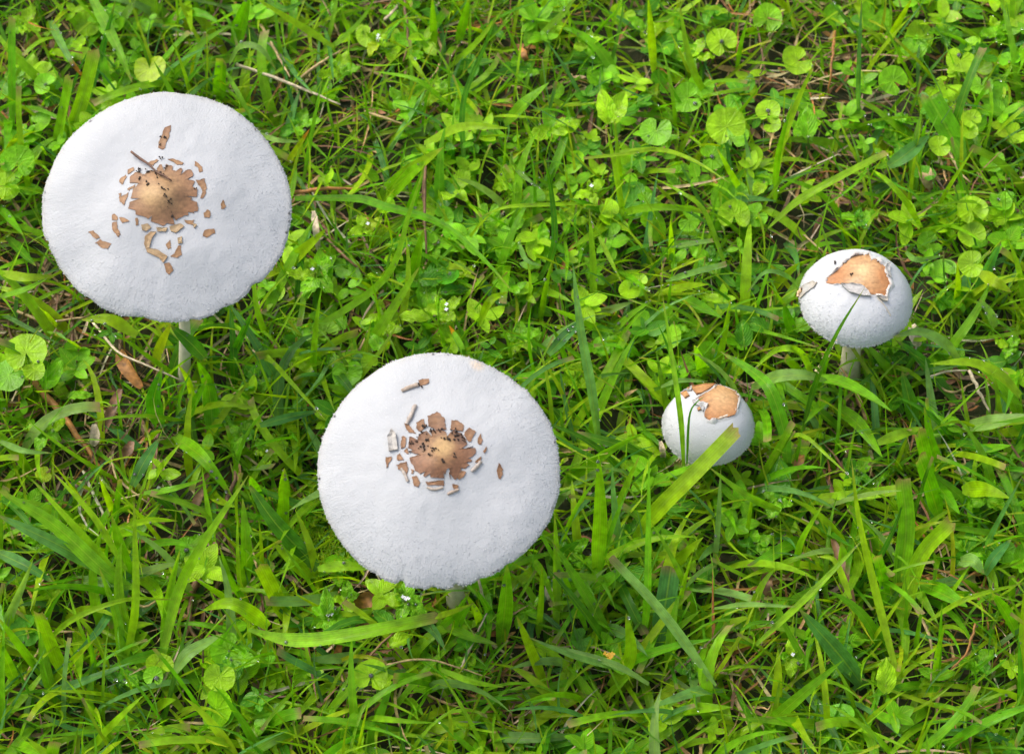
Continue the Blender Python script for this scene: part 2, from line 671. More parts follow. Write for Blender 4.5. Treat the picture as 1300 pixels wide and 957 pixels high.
    def hit(s, px, py):
        d = ray(px, py)
        h, n, _, _ = s.bvh.ray_cast(CAM, d)
        if h is None:
            q = CAM + d * ((s.c - CAM).dot(FWD) / d.dot(FWD))
            h, n, _, _ = s.bvh.find_nearest(q)
        if n.dot(d) > 0:
            n = -n
        return h, n

    def patch(s, name, poly, c_in, c_out, off=0.0006, curl=0.0005, jit=0.5, ctr=None, span=30, cuts=2, mat=None, label=None, lift=0, spots=(), slits=0):
        """a scrap of brown skin lying on the cap, outline in photo pixels"""
        pts = []
        for i, a in enumerate(poly):
            b = poly[(i + 1) % len(poly)]
            L = math.hypot(b[0] - a[0], b[1] - a[1])
            k = max(1, min(6, int(L / 2.2)))
            for q in range(k):
                f = q / k
                pts.append((a[0] + (b[0] - a[0]) * f + random.gauss(0, jit * 0.5), a[1] + (b[1] - a[1]) * f + random.gauss(0, jit * 0.5)))
        if slits:       # radial cracks running in from the edge
            cn = (sum(p[0] for p in pts) / len(pts), sum(p[1] for p in pts) / len(pts))
            for k in range(slits):
                i = int((k + random.random() * 0.7) * len(pts) / slits) % len(pts)
                f = random.uniform(0.7, 0.9)
                pts[i] = (cn[0] + (pts[i][0] - cn[0]) * f, cn[1] + (pts[i][1] - cn[1]) * f)
        tris = tessellate_polygon([[Vector((x, y, 0)) for x, y in pts]])
        bm = bmesh.new()
        vs = [bm.verts.new((x, y, 0)) for x, y in pts]
        for t in tris:
            try:
                bm.faces.new([vs[i] for i in t])
            except ValueError:
                pass
        for _ in range(cuts):
            le = [e for e in bm.edges if e.calc_length() > 5.0]
            if le:
                bmesh.ops.subdivide_edges(bm, edges=le, cuts=1, use_grid_fill=False)
                bmesh.ops.triangulate(bm, faces=bm.faces[:])
        bmesh.ops.recalc_face_normals(bm, faces=bm.faces[:])
        bm.verts.ensure_lookup_table()
        bm.verts.index_update()
        bound = [v.is_boundary for v in bm.verts]
        cx = sum(p[0] for p in poly) / len(poly)
        cy = sum(p[1] for p in poly) / len(poly)
        if ctr is None:
            ctr = (cx, cy)
        V, C, low = [], [], []
        for v in bm.verts:
            h, n = s.hit(v.co.x, v.co.y)
            r = min(1, math.hypot(v.co.x - ctr[0], (v.co.y - ctr[1]) * 1.1) / span)
            c = Vector(c_in).lerp(Vector(c_out), r) * (0.9 + 0.25 * noise.noise((v.co.x * 0.25, v.co.y * 0.25, 1)))
            for sx, sy, sr, sc_, sk in spots:
                e = math.hypot(v.co.x - sx, v.co.y - sy) / sr
                if e < 1:
                    c = c.lerp(Vector(sc_), sk * (1 - e * e))
            o = off + (curl * (0.6 + 0.8 * noise.noise((v.co.x * 0.15, v.co.y * 0.15, 7))) if bound[v.index] else 0) + lift
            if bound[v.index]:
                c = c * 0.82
            V.append(s_local(s, h + n * o))
            low.append(s_local(s, h + n * (o - 0.0009 - off)))
            C.append(c)
        nb = len(V)
        F = [tuple(x.index for x in f.verts) for f in bm.faces]
        bi = {}
        for e in bm.edges:
            if e.is_boundary:
                a, b = e.verts[0].index, e.verts[1].index
                for q in (a, b):
                    if q not in bi:
                        bi[q] = len(V)
                        V.append(low[q])
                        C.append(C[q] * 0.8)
                F.append((a, b, bi[b], bi[a]))
        bm.free()
        # upward orientation
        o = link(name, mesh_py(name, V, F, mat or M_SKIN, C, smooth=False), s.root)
        if label:
            o['label'] = label
        return o

    def roll(s, name, pts, r_px, col, flat=0.7, label=None, sides=8):
        """a curled-up strip of skin lying on the cap"""
        hs_ = [s.hit(*p) for p in pts]
        k = mpp(s.c)
        cl = catmull([h + n * r_px * k * 0.45 for h, n in hs_], 10)
        n = (hs_[0][1] + hs_[-1][1]).normalized()
        V, F, C = [], [], []
        for i, p in enumerate(cl):
            t = (cl[min(i + 1, 10)] - cl[max(i - 1, 0)]).normalized()
            sd = t.cross(n).normalized()
            rr = r_px * k * (0.75 + 0.35 * noise.noise((i * 0.6, pts[0][0], 3)))
            if i in (0, 10):
                rr *= 0.8
            for q in range(sides + 1):      # an open scroll: it laps over itself
                an = 2 * math.pi * q / sides * 1.12
                sp = rr * (1 - 0.35 * q / sides)
                V.append(s_local(s, p + sd * math.cos(an) * sp + n * math.sin(an) * sp * flat))
                C.append(Vector(col) * (0.8 + 0.3 * random.random()))
        m = sides + 1
        for i in range(10):
            for q in range(sides):
                F.append((i * m + q, i * m + q + 1, (i + 1) * m + q + 1, (i + 1) * m + q))
        o = link(name, mesh_py(name, V, F, M_SKIN, C), s.root)
        if label:
            o['label'] = label
        return o

    def lip(s, name, poly, wid, rise, col, seed=0, closed=True):
        """the raised torn edge of the white skin round a bare patch"""
        pts = []
        m = len(poly)
        for i in range(m if closed else m - 1):
            a, b = poly[i], poly[(i + 1) % m]
            k = max(1, int(math.hypot(b[0] - a[0], b[1] - a[1]) / 1.6))
            for q in range(k):
                pts.append(Vector((a[0] + (b[0] - a[0]) * q / k, a[1] + (b[1] - a[1]) * q / k)))
        if not closed:
            pts.append(Vector(poly[-1]))
        n = len(pts)
        cen = Vector((sum(p[0] for p in poly) / m, sum(p[1] for p in poly) / m))
        V, F, C = [], [], []
        for i, p in enumerate(pts):
            d = (p - cen).normalized()
            lo = max(0.0, min(1.2, 0.55 + 1.3 * noise.noise((p.x * 0.09, p.y * 0.09, seed + 8))))
            j = noise.noise((p.x * 0.3, p.y * 0.3, seed)) + 0.6 * noise.noise((p.x * 0.9, p.y * 0.9, seed + 3))
            for f, (o, rz) in enumerate(((0.3 + 1.6 * j, -0.0003), (-1.6 + 2.2 * j, lo * rise * (0.9 + 0.9 * j)), (wid * 0.35, lo * rise * 0.75), (wid * (1 + 0.5 * j), -0.0003))):
                h, nn = s.hit(*(p + d * o))
                V.append(s_local(s, h + nn * max(-0.0003, rz)))
                C.append(Vector(col) if f > 1 else Vector(col).lerp(Vector((0.60, 0.36, 0.18)), 0.25 + 0.2 * j))
        for i in range(n if closed else n - 1):
            a, b = i * 4, ((i + 1) % n) * 4
            for q in range(3):
                F.append((a + q, b + q, b + q + 1, a + q + 1))
        return link(name, mesh_py(name, V, F, M_CAP, C), s.root)


def s_local(s, p):
    return p - s.base


def zoom(pts, x0, y0, k):
    return [(x0 + x / k, y0 + y / k) for x, y in pts]


def flat_prof(H, U, ur, p, edge):
    out = []
    for i in range(41):
        r = i / 40
        z = H * (1 - r ** p) + U * math.exp(-(r / ur) ** 2) - edge * r ** 14
        out.append((r, z))
    return out


def dome_prof(H, p, q):
    out = []
    for i in range(41):
        a = i / 40 * math.pi / 2
        r = math.sin(a) ** 0.9
        out.append((r, H * max(0, 1 - r ** p) ** (1 / q)))
    return out


B_IN, B_OUT = (0.41, 0.25, 0.11), (0.26, 0.125, 0.056)

# --- the large mushroom with the twig
c1 = Cap((211, 262), (233, 497), 0.130, 157, flat_prof(0.17, 0.075, 0.15, 2.2, 0.014), (12, 3), ((262, 8, 0.025), (300, 6, 0.024), (318, 4, 0.03), (235, 5, 0.016), (285, 3, 0.02), (200, 3, 0.02)), 2.0, 0.017, 0.0012)
c1.build('mushroom', 'large white mushroom with a twig lying across its brown centre', scales=8000, stem_r=(0.0028, 0.0029), stem_mid=(0.004, 0.0, 0))
Z1 = lambda p: zoom(p, 100, 150, 4.785)
ctr1 = Z1([(490, 450)])[0]
c1.patch('centre_skin', Z1([(370, 400), (330, 430), (315, 500), (300, 550), (345, 560), (345, 585), (400, 600), (440, 625), (470, 640), (510, 655), (540, 640), (580, 650), (600, 615), (640, 595), (665, 590), (665, 570), (715, 580), (728, 545), (715, 510), (680, 500), (690, 485), (720, 475), (718, 430), (690, 420), (705, 385), (660, 375), (700, 350), (690, 320), (660, 315), (640, 325), (620, 305), (590, 325), (570, 320), (570, 295), (530, 280), (490, 285), (475, 310), (480, 330), (440, 320), (400, 345), (380, 335), (350, 330), (310, 360), (310, 395), (345, 395)]),
         B_IN, B_OUT, 0.0003, 0.0002, 0.6, ctr1, 44, 4, slits=8,
         spots=[(*Z1([(430, 465)])[0], 15, (0.42, 0.265, 0.11), 0.8), (*Z1([(620, 470)])[0], 13, (0.17, 0.085, 0.04), 0.75), (*Z1([(545, 585)])[0], 15, (0.16, 0.08, 0.035), 0.7), (*Z1([(350, 400)])[0], 9, (0.2, 0.1, 0.045), 0.5)])
for poly in ([(560, 45), (520, 60), (508, 100), (485, 150), (485, 185), (505, 195), (525, 185), (530, 150), (548, 115)],
             [(415, 275), (470, 252), (487, 258), (460, 275), (452, 295)], [(540, 252), (580, 250), (635, 270), (638, 282), (600, 285), (575, 270)],
             [(705, 265), (720, 270), (748, 298), (755, 325), (735, 330), (725, 305), (703, 290)], [(295, 315), (335, 300), (340, 315), (300, 345)],
             [(250, 370), (285, 345), (290, 360), (265, 405), (248, 392)], [(295, 430), (345, 405), (345, 418), (305, 440)],
             [(240, 460), (258, 455), (258, 480), (300, 455), (298, 475), (275, 530), (250, 505)],
             [(710, 380), (760, 370), (775, 405), (775, 450), (755, 490), (735, 490), (750, 450), (745, 425), (722, 400)],
             [(862, 525), (875, 498), (895, 535), (880, 553), (865, 550)], [(760, 575), (780, 553), (803, 575), (795, 605), (760, 605)],
             [(765, 680), (825, 672), (825, 700), (775, 730), (752, 715)], [(200, 590), (215, 578), (240, 600), (230, 620), (205, 618)],
             [(245, 605), (275, 603), (310, 625), (265, 640)], [(200, 635), (230, 630), (235, 665), (260, 710), (240, 722), (210, 690)],
             [(60, 690), (90, 685), (130, 725), (105, 738)], [(105, 755), (130, 738), (200, 765), (175, 795), (140, 790)],
             [(520, 885), (550, 875), (578, 920), (550, 950), (530, 935)], [(600, 790), (620, 770), (625, 830), (600, 850), (560, 840), (585, 815)],
             [(530, 770), (555, 740), (560, 790), (540, 800)], [(640, 620), (700, 620), (690, 650), (655, 640)], [(345, 610), (360, 605), (360, 650), (345, 650)]):
    c1.patch('skin_scrap', Z1(poly), (0.35, 0.19, 0.082), (0.24, 0.115, 0.05), 0.0002, 0.0002, 0.8, None, 14, 1)
for poly in ([(380, 650), (420, 640), (440, 665), (410, 690), (385, 680)], [(470, 665), (540, 668), (530, 690), (480, 690)], [(600, 730), (625, 720), (630, 760), (605, 765)], [(690, 640), (720, 650), (700, 670)],
             [(400, 720), (440, 690), (470, 690), (440, 740), (430, 790), (480, 800), (540, 840), (515, 880), (490, 850), (415, 815), (398, 770)],
             [(550, 660), (620, 640), (640, 660), (590, 700), (560, 690)]):
    c1.patch('skin_scrap', Z1(poly), (0.44, 0.31, 0.165), (0.38, 0.235, 0.11), 0.0005, 0.0004, 0.4, None, 14, 1, label='pale curled scrap of cap skin')

# --- the large mushroom with the rolled scraps
c2 = Cap((556, 596), (582, 768), 0.105, 155, flat_prof(0.18, 0.070, 0.15, 2.2, 0.016), (12, -1), ((253, 2.6, 0.055), (268, 3, 0.025), (279, 2.2, 0.04), (291, 2.5, 0.028), (240, 3, 0.014), (305, 4, 0.025)), 9.0, 0.013, 0.0009)
c2.build('mushroom', 'large white mushroom with rolled scraps of skin around its brown centre', stain=[(606, 463, 11, (0.66, 0.48, 0.30))], scales=8500, stem_r=(0.0046, 0.005))
Z2 = lambda p: zoom(p, 480, 470, 5.63)
ctr2 = Z2([(440, 560)])[0]
c2.patch('centre_skin', Z2([(290, 470), (320, 440), (360, 430), (400, 430), (460, 430), (500, 450), (545, 430), (590, 450), (620, 480), (635, 520), (630, 560), (690, 540), (700, 580), (680, 615), (640, 630), (670, 640), (665, 670), (620, 705), (595, 700), (580, 740), (555, 780), (515, 775), (510, 700), (490, 705), (470, 770), (375, 765), (370, 740), (340, 760), (300, 740), (265, 720), (258, 690), (235, 660), (225, 625), (280, 610), (240, 590), (215, 555), (225, 475), (250, 480), (280, 500)]),
         (0.34, 0.19, 0.075), (0.19, 0.083, 0.036), 0.0003, 0.0003, 0.6, ctr2, 30, 4, slits=10,
         spots=[(*Z2([(470, 545)])[0], 16, (0.45, 0.285, 0.115), 0.8), (*Z2([(590, 490)])[0], 9, (0.09, 0.04, 0.02), 0.8), (*Z2([(345, 425)])[0], 7, (0.07, 0.035, 0.02), 0.7), (*Z2([(330, 550)])[0], 5, (0.06, 0.03, 0.02), 0.8), (*Z2([(330, 660)])[0], 14, (0.24, 0.11, 0.05), 0.5), (*Z2([(580, 600)])[0], 12, (0.22, 0.10, 0.045), 0.6)])
for poly in ([(355, 330), (400, 310), (420, 295), (450, 320), (475, 350), (488, 424), (420, 428), (360, 400)], [(270, 375), (325, 348), (335, 380), (350, 400), (300, 440), (275, 420)],
             [(525, 355), (575, 365), (612, 390), (605, 440), (520, 425)], [(615, 455), (650, 410), (695, 440), (665, 510), (645, 515)],
             [(710, 500), (730, 455), (745, 500), (735, 530), (712, 525)], [(752, 575), (775, 545), (775, 570), (758, 590)], [(690, 650), (740, 615), (740, 635), (700, 660)],
             [(165, 480), (180, 468), (200, 485), (195, 550), (165, 558)], [(185, 575), (210, 548), (222, 595), (205, 600)], [(135, 610), (160, 598), (185, 640), (140, 645)],
             [(130, 675), (200, 655), (215, 700), (205, 750), (180, 720), (145, 705)], [(237, 705), (258, 712), (250, 745), (240, 740)], [(245, 760), (275, 755), (300, 800), (290, 835), (255, 825)],
             [(340, 795), (470, 785), (470, 825), (420, 820), (350, 820)], [(530, 815), (575, 820), (570, 840), (540, 845)], [(565, 768), (592, 714), (630, 725), (610, 765), (580, 782)],
             [(845, 720), (865, 660), (893, 720), (880, 775), (860, 770)], [(55, 625), (95, 618), (90, 650), (65, 700), (58, 665)], [(190, 380), (215, 390), (245, 420), (270, 450), (220, 445), (200, 425)],
             [(290, 70), (360, 62), (365, 90), (340, 105), (300, 110)]):
    c2.patch('skin_scrap', Z2(poly), (0.29, 0.145, 0.062), (0.19, 0.085, 0.037), 0.00025, 0.0003, 0.8, None, 14, 1)
c2.patch('white_scrap', Z2([(70, 480), (100, 420), (130, 460), (145, 570), (80, 580)]), (0.46, 0.43, 0.39), (0.46, 0.42, 0.37), 0.0009, 0.0012, 0.5, None, 14, 1)
for pts, r_, c_ in (([(268, 250), (240, 320), (205, 388)], 22, (0.36, 0.30, 0.25)), ([(168, 150), (225, 125), (285, 105)], 22, (0.35, 0.27, 0.20)),
                    ([(495, 885), (530, 868), (575, 850)], 16, (0.38, 0.29, 0.22)), ([(665, 722), (700, 690), (735, 650)], 20, (0.37, 0.31, 0.26)),
                    ([(165, 700), (195, 745), (215, 795)], 15, (0.36, 0.30, 0.25)), ([(350, 835), (405, 850), (465, 835)], 14, (0.38, 0.31, 0.25))):
    c2.roll('rolled_scrap', Z2(pts), r_ / 5.63, c_, 0.7)

# --- the taller small mushroom
c3 = Cap((1086, 380), (1078, 486), 0.055, 71, dome_prof(0.60, 2.4, 1.7), (0, 1), (), 4.0, 0.012, 0.0007)
c3.build('mushroom', 'small round white mushroom on a visible stem with a torn orange top', scales=5500, stem_r=(0.0044, 0.0050), stem_mid=(0, 0, 0), scale_from=0.34, gills=60, scale_k=1.15, white=1.2)
Z3 = lambda p: zoom(p, 1005, 305, 5.98)
bare3 = Z3([(265, 290), (330, 240), (380, 190), (420, 150), (470, 125), (520, 115), (590, 110), (605, 150), (640, 145), (690, 190), (715, 210), (705, 230), (735, 290), (745, 340), (720, 380), (715, 430), (690, 425), (640, 415), (600, 410), (560, 370), (520, 345), (460, 340), (390, 335), (320, 335), (265, 325)])
c3.patch('bare_top', bare3, (0.56, 0.36, 0.17), (0.42, 0.17, 0.052), 0.0004, 0, 0.3, Z3([(540, 240)])[0], 40, 3,
         spots=[(*Z3([(540, 235)])[0], 11, (0.62, 0.43, 0.21), 0.7), (*Z3([(360, 255)])[0], 13, (0.40, 0.155, 0.045), 0.7), (*Z3([(690, 270)])[0], 13, (0.42, 0.16, 0.045), 0.7), (*Z3([(480, 320)])[0], 9, (0.56, 0.42, 0.28), 0.6)])
c3.lip('torn_skin', bare3, 7.5, 0.0016, (0.48, 0.47, 0.455), 3)
c3.patch('skin_flap', Z3([(375, 340), (450, 335), (530, 355), (580, 390), (600, 430), (530, 425), (440, 400)]), (0.46, 0.43, 0.40), (0.47, 0.45, 0.42), 0.0012, 0.0012, 0.3, None, 20, 2)
c3.patch('skin_flap', Z3([(640, 425), (690, 428), (722, 440), (720, 468), (690, 462)]), (0.46, 0.41, 0.34), (0.47, 0.44, 0.39), 0.0010, 0.0010, 0.3, None, 20, 1)
c3.patch('skin_flap', Z3([(720, 180), (735, 190), (745, 290), (725, 275), (705, 220)]), (0.47, 0.45, 0.42), (0.47, 0.44, 0.39), 0.0011, 0.0010, 0.3, None, 20, 1)
c3.roll('rolled_edge', Z3([(745, 350), (728, 385), (722, 432)]), 2.4, (0.55, 0.50, 0.44), 0.8)
c3.roll('rolled_edge', Z3([(290, 265), (330, 235), (385, 185)]), 2.3, (0.52, 0.46, 0.41), 0.8)
c3.patch('skin_flap', Z3([(30, 425), (60, 375), (110, 335), (160, 312), (198, 325), (180, 352), (120, 395), (70, 440)]), (0.44, 0.43, 0.41), (0.42, 0.34, 0.24), 0.0004, 0.0007, 0.6, None, 18, 2, mat=M_CAP, label='peeling flap with a browned edge reaching the rim')
c3.roll('curled_tip', Z3([(88, 375), (60, 405), (42, 432)]), 4.2, (0.68, 0.46, 0.26), 0.9, label='brown curled tip of torn skin at the rim')
c3.roll('skin_ridge', Z3([(650, 440), (700, 490), (752, 575)]), 1.3, (0.53, 0.47, 0.38), 0.6)

# --- the shortest mushroom
c4 = Cap((899, 541), (873, 606), 0.036, 58, dome_prof(0.76, 2.4, 1.7), (-3, -2), (), 6.0, 0.012, 0.0006)
c4.build('mushroom', 'shortest white mushroom with an orange broken crust behind a cut grass blade', scales=4500, stem_r=(0.0046, 0.0052), stem_mid=(0, 0, 0), scale_from=0.34, gills=56, scale_k=1.1, white=1.14)
Z4 = lambda p: zoom(p, 830, 475, 6.836)
bare4 = Z4([(390, 215), (440, 180), (520, 130), (555, 80), (600, 70), (650, 70), (710, 110), (715, 180), (735, 200), (715, 270), (715, 310), (700, 350), (650, 370), (600, 375), (550, 395), (480, 400), (440, 370), (445, 330), (470, 270), (400, 240)])
c4.patch('crust', bare4, (0.56, 0.34, 0.15), (0.42, 0.17, 0.052), 0.0006, 0.0003, 0.4, Z4([(590, 200)])[0], 34, 3)
c4.lip('torn_skin', bare4, 6.0, 0.0014, (0.48, 0.47, 0.455), 5)
for poly in ([(330, 95), (380, 80), (500, 80), (540, 95), (440, 160), (375, 180), (345, 150)], [(240, 175), (290, 155), (310, 190), (275, 215)], [(285, 115), (320, 125), (310, 140)], [(375, 300), (400, 285), (410, 310), (385, 320)]):
    c4.patch('crust_scrap', Z4(poly), (0.50, 0.25, 0.09), (0.40, 0.16, 0.05), 0.0008, 0.0004, 0.4, None, 14, 1)
c4.roll('rolled_edge', Z4([(742, 160), (738, 230), (718, 305)]), 2.6, (0.47, 0.44, 0.40), 0.8)
c4.roll('rolled_edge', Z4([(545, 100), (450, 160), (365, 215)]), 1.7, (0.47, 0.42, 0.37), 0.7)
c4.roll('rolled_edge', Z4([(615, 70), (665, 82), (712, 115)]), 2.0, (0.47, 0.45, 0.43), 0.8)
c4.roll('rolled_edge', Z4([(530, 395), (580, 378), (640, 355)]), 2.2, (0.55, 0.48, 0.38), 0.6)
c4.patch('skin_flap', Z4([(340, 235), (390, 245), (440, 290), (430, 330), (395, 280), (350, 270)]), (0.47, 0.45, 0.43), (0.47, 0.45, 0.43), 0.0008, 0.0009, 0.4, None, 20, 1)
c4.patch('skin_flap', Z4([(205, 120), (300, 95), (335, 110), (330, 150), (250, 150), (230, 165)]), (0.47, 0.45, 0.43), (0.47, 0.45, 0.43), 0.0006, 0.0009, 0.4, None, 20, 1)
for pts in ([(640, 180), (665, 186), (690, 195)], [(640, 280), (670, 315), (700, 350)], [(480, 100), (430, 130), (390, 160)]):
    c4.roll('crust_crack', Z4(pts), 1.0, (0.16, 0.07, 0.03), 0.5)
CAPS = [c1, c2, c3, c4]


def crumbs(cap, pts, label):
    """specks of soil lying on a cap"""
    V, F = [], []
    k = mpp(cap.c)
    for x, y, r in pts:
        for _ in range(max(1, int(r))):
            px, py = x + random.gauss(0, r * 0.45), y + random.gauss(0, r * 0.45)
            h, n = cap.hit(px, py)
            rr = random.uniform(0.5, 1.2) * k * min(1.3, 0.5 + r * 0.25)
            o = len(V)
            a = n.orthogonal().normalized()
            b = n.cross(a)
            ring = [h + n * 0.0008 + (a * math.cos(q * 1.2566) + b * math.sin(q * 1.2566)) * rr * random.uniform(0.7, 1.5) for q in range(5)]
            V += [p - CAP0 for p in ring] + [h + n * (0.0008 + rr * 0.9) - CAP0, h - n * 0.0002 - CAP0]
            for q in range(5):
                F += [(o + q, o + (q + 1) % 5, o + 5), (o + (q + 1) % 5, o + q, o + 6)]
    ob = link('soil_crumbs', mesh_py('soil_crumbs', V, F, M_CRUMB, smooth=False), loc=CAP0, kind='stuff')
    ob['label'] = label
    ob['category'] = 'soil crumbs'


CAP0 = Vector(c1.hit(205, 245)[0])
crumbs(c1, [(*Z1([(x, y)])[0], r) for x, y, r in ((380, 340, 6), (430, 325, 6), (365, 318, 3), (470, 345, 4), (500, 340, 4), (410, 385, 3), (425, 400, 2), (490, 405, 2), (510, 425, 3), (525, 440, 3), (545, 497, 5), (520, 470, 2), (535, 480, 2), (570, 600, 3), (500, 245, 3), (530, 298, 4), (705, 428, 2), (510, 130, 4), (500, 160, 2), (540, 540, 1), (560, 570, 1))], 'dark soil crumbs scattered over the brown centre of the twig-bearing mushroom')
CAP0 = Vector(c2.hit(556, 570)[0])
crumbs(c2, [(*Z2([(x, y)])[0], r) for x, y, r in ((345, 420, 7), (330, 405, 4), (300, 460, 4), (400, 445, 6), (350, 495, 4), (330, 550, 8), (325, 570, 4), (390, 560, 5), (400, 570, 2), (375, 612, 4), (480, 480, 5), (505, 500, 4), (580, 490, 8), (560, 470, 4), (600, 510, 4), (470, 655, 4), (545, 612, 3), (550, 440, 5), (430, 575, 1), (300, 115, 4), (440, 425, 4), (235, 520, 3), (265, 520, 3), (230, 580, 2))], 'dark soil crumbs scattered over the brown centre of the mushroom with rolled scraps')
CAP0 = Vector(c3.hit(1082, 348)[0])
crumbs(c3, [(1082, 348.5, 3), (1061, 335, 3), (1060, 336, 2)], 'tiny dark specks on the torn orange top of the taller small mushroom')


def cap_twig():
    pts = Z1([(320, 220), (370, 258), (430, 295), (480, 345), (525, 368), (560, 395)])
    p3 = []
    for i, p in enumerate(pts):
        h, n = c1.hit(*p)
        p3.append(h + n * (0.0022 if i < 2 else 0.0017))
    k = mpp(c1.c)
    V, F = tube([p - p3[0] for p in p3], [1.6 * k, 1.9 * k, 1.5 * k, 1.2 * k, 1.5 * k, 0.8 * k], 6, 14)
    C = [Vector((0.13, 0.06, 0.032)) * random.uniform(0.6, 1.2) for _ in V]
    o = link('twig', mesh_py('twig', V, F, M_DRY, C), loc=p3[0])
    o['label'] = 'short brown twig lying across the brown centre of a large mushroom'
    o['category'] = 'twig'


cap_twig()

# which parts of the lawn the caps hide, so that nothing grows through them
CAPW = [(c.mat.inverted(), c.R, c.prof[0][1], c.c) for c in CAPS]


def clashes(V):
    """V (n,k,3): which of the n shapes cut a cap, or stand between a cap and the camera"""
    n, k, _ = V.shape
    bad = np.zeros(n, bool)
    flat = V.reshape(-1, 3)
    cam_ = np.array(CAM)
    for inv, Rr, top, c in CAPW:
        m = np.array(inv)
        loc = flat @ m[:3, :3].T + m[:3, 3]
        rr = np.hypot(loc[:, 0], loc[:, 1])
        inside = (rr < Rr * 1.03) & (loc[:, 2] > -0.014) & (loc[:, 2] < top + 0.004)
        bad |= inside.reshape(n, k).any(1)
        # in front of the cap as the camera sees it
        cl = np.array(inv @ CAM)
        d = loc - cl
        zc = top * 0.45
        t = (zc - cl[2]) / np.minimum(d[:, 2], -1e-6)
        q = cl + d * t[:, None]
        front = (np.hypot(q[:, 0], q[:, 1]) < Rr * 1.0) & (t > 1.0)
        bad |= front.reshape(n, k).any(1)
    return bad


# ------------------------------------------------------------------ single grass blades seen in the photograph
DEW_SPOTS = []          # (point, normal) candidates
prof_pt = lambda t: min(1.0, 0.55 + 1.6 * t) * (max(0.0, 1 - max(0, (t - 0.35) / 0.65) ** 1.7)) ** 0.8 + 0.02
prof_cut = lambda t: min(1.0, 0.22 + 2.6 * t) * (1 - 0.12 * t)
prof_lan = lambda t: max(0.02, math.sin(math.pi * min(1, 0.06 + 0.94 * t) ** 0.8)) ** 0.75

ZM = {'s': (0.006, 0.030, 0.052), 'a': (0.020, 0.052, 0.034), 'l': (0.032, 0.040, 0.036), 'd': (0.010, 0.018, 0.018), 'm': (0.012, 0.026, 0.034), 't': (0.012, 0.048, 0.082), 'h': (0.03, 0.05, 0.058)}


def blade(line):
    f = line.split('|')
    pts = [tuple(float(q) for q in a.split(',')) for a in f[0].split()]
    wpx, mode, ck = float(f[1]), f[2], f[3]
    fl = f[4] if len(f) > 4 else ''
    z0, z1, z2 = ZM[mode]
    m = len(pts)
    p3 = []
    for i, p in enumerate(pts):
        if len(p) == 3:
            z = p[2] / 1000
        else:
            t = i / (m - 1)
            z = z0 + (z1 - z0) * t * 2 if t < 0.5 else z1 + (z2 - z1) * (t - 0.5) * 2
        p3.append(P(p[0], p[1], z))
    n = 16
    cl = catmull(p3, n)
    cut, lan = 'c' in fl, 'o' in fl
    prof = prof_cut if cut else prof_lan if lan else prof_pt
    roll_ = random.gauss(0, 0.30) if 'f' not in fl else 0
    twist = random.gauss(0, 0.35) if 'f' not in fl else 0
    fold = random.uniform(0.18, 0.50)
    base = Vector(PAL[ck]) * random.uniform(0.88, 1.12)
    base.x *= random.uniform(0.85, 1.15)
    V, C, U = [], [], []
    L = sum((b - a).length for a, b in zip(cl, cl[1:]))
    o = cl[0].copy()
    for i, p in enumerate(cl):
        t = i / n
        tg = (cl[min(i + 1, n)] - cl[max(i - 1, 0)]).normalized()
        nv = (-FWD).lerp(Vector((0, 0, 1)), 0.45)
        nv = (nv - tg * nv.dot(tg)).normalized()
        sd = tg.cross(nv).normalized()
        a = roll_ + twist * (t - 0.5)
        sd2 = sd * math.cos(a) + nv * math.sin(a)
        nn = sd2.cross(tg).normalized()
        wd = wpx * mpp(p) * prof(t) * 1.04
        jag = 0.0
        for q, u in enumerate((-0.5, -0.25, 0, 0.25, 0.5)):
            dz = -fold * wd * (0.5 - abs(u)) * 2 * 0.5
            if cut and i == n:
                jag = random.uniform(-0.35, 0.2) * wd
            V.append(p + sd2 * wd * u + nn * (dz + 0.012 * wd * math.sin(9 * t + u * 5)) + tg * jag - o)
            c = base.copy()
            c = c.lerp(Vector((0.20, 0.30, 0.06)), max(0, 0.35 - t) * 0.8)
            if cut and i >= n - 1:
                c = c.lerp(Vector((0.34, 0.22, 0.09)), 0.85 if i == n else 0.35)
            elif not cut and not lan and 'g' not in fl and i >= n - 1:
                c = c.lerp(Vector((0.36, 0.28, 0.06)), 0.5)
            if 'r' in fl and i >= n - 3:
                c = c.lerp(Vector((0.50, 0.16, 0.02)), 0.9)
            if ck in 'TOWR':
                c = base * random.uniform(0.75, 1.2)
            C.append(c)
            U.append((u + 0.5, t))
    F = []
    for i in range(n):
        for q in range(4):
            a = i * 5 + q
            F.append((a, a + 1, a + 6, a + 5))
    dry = ck in 'TOWR'
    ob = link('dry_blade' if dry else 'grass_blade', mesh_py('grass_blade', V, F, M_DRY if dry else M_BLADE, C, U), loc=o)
    span = sum(math.dist(a[:2], b[:2]) for a, b in zip(pts, pts[1:]))
    bend = span / max(1, math.dist(pts[0][:2], pts[-1][:2]))
    desc = ('wide ' if wpx >= 15 else 'thin ' if wpx < 7 else '') + ('long ' if span > 130 else 'short ' if span < 60 else '') + ('blunt-tipped ' if cut else 'orange-tipped ' if 'r' in fl else 'arching ' if bend > 1.12 else '') + CNAME[ck] + (' dead' if dry else '') + ' grass blade'
    mid = pts[len(pts) // 2]
    note(ob, mid[0], mid[1], desc, 'dead blade' if dry else 'grass blade', 'dead grass blades' if dry else 'grass blades standing out of the lawn')
    # dew
    for i in range(2, n):
        if random.random() < (0.55 if 'w' in fl else 0.10):
            k = i * 5 + random.choice((0, 1, 3, 4))
            DEW_SPOTS.append((V[k] + o, 1.0))


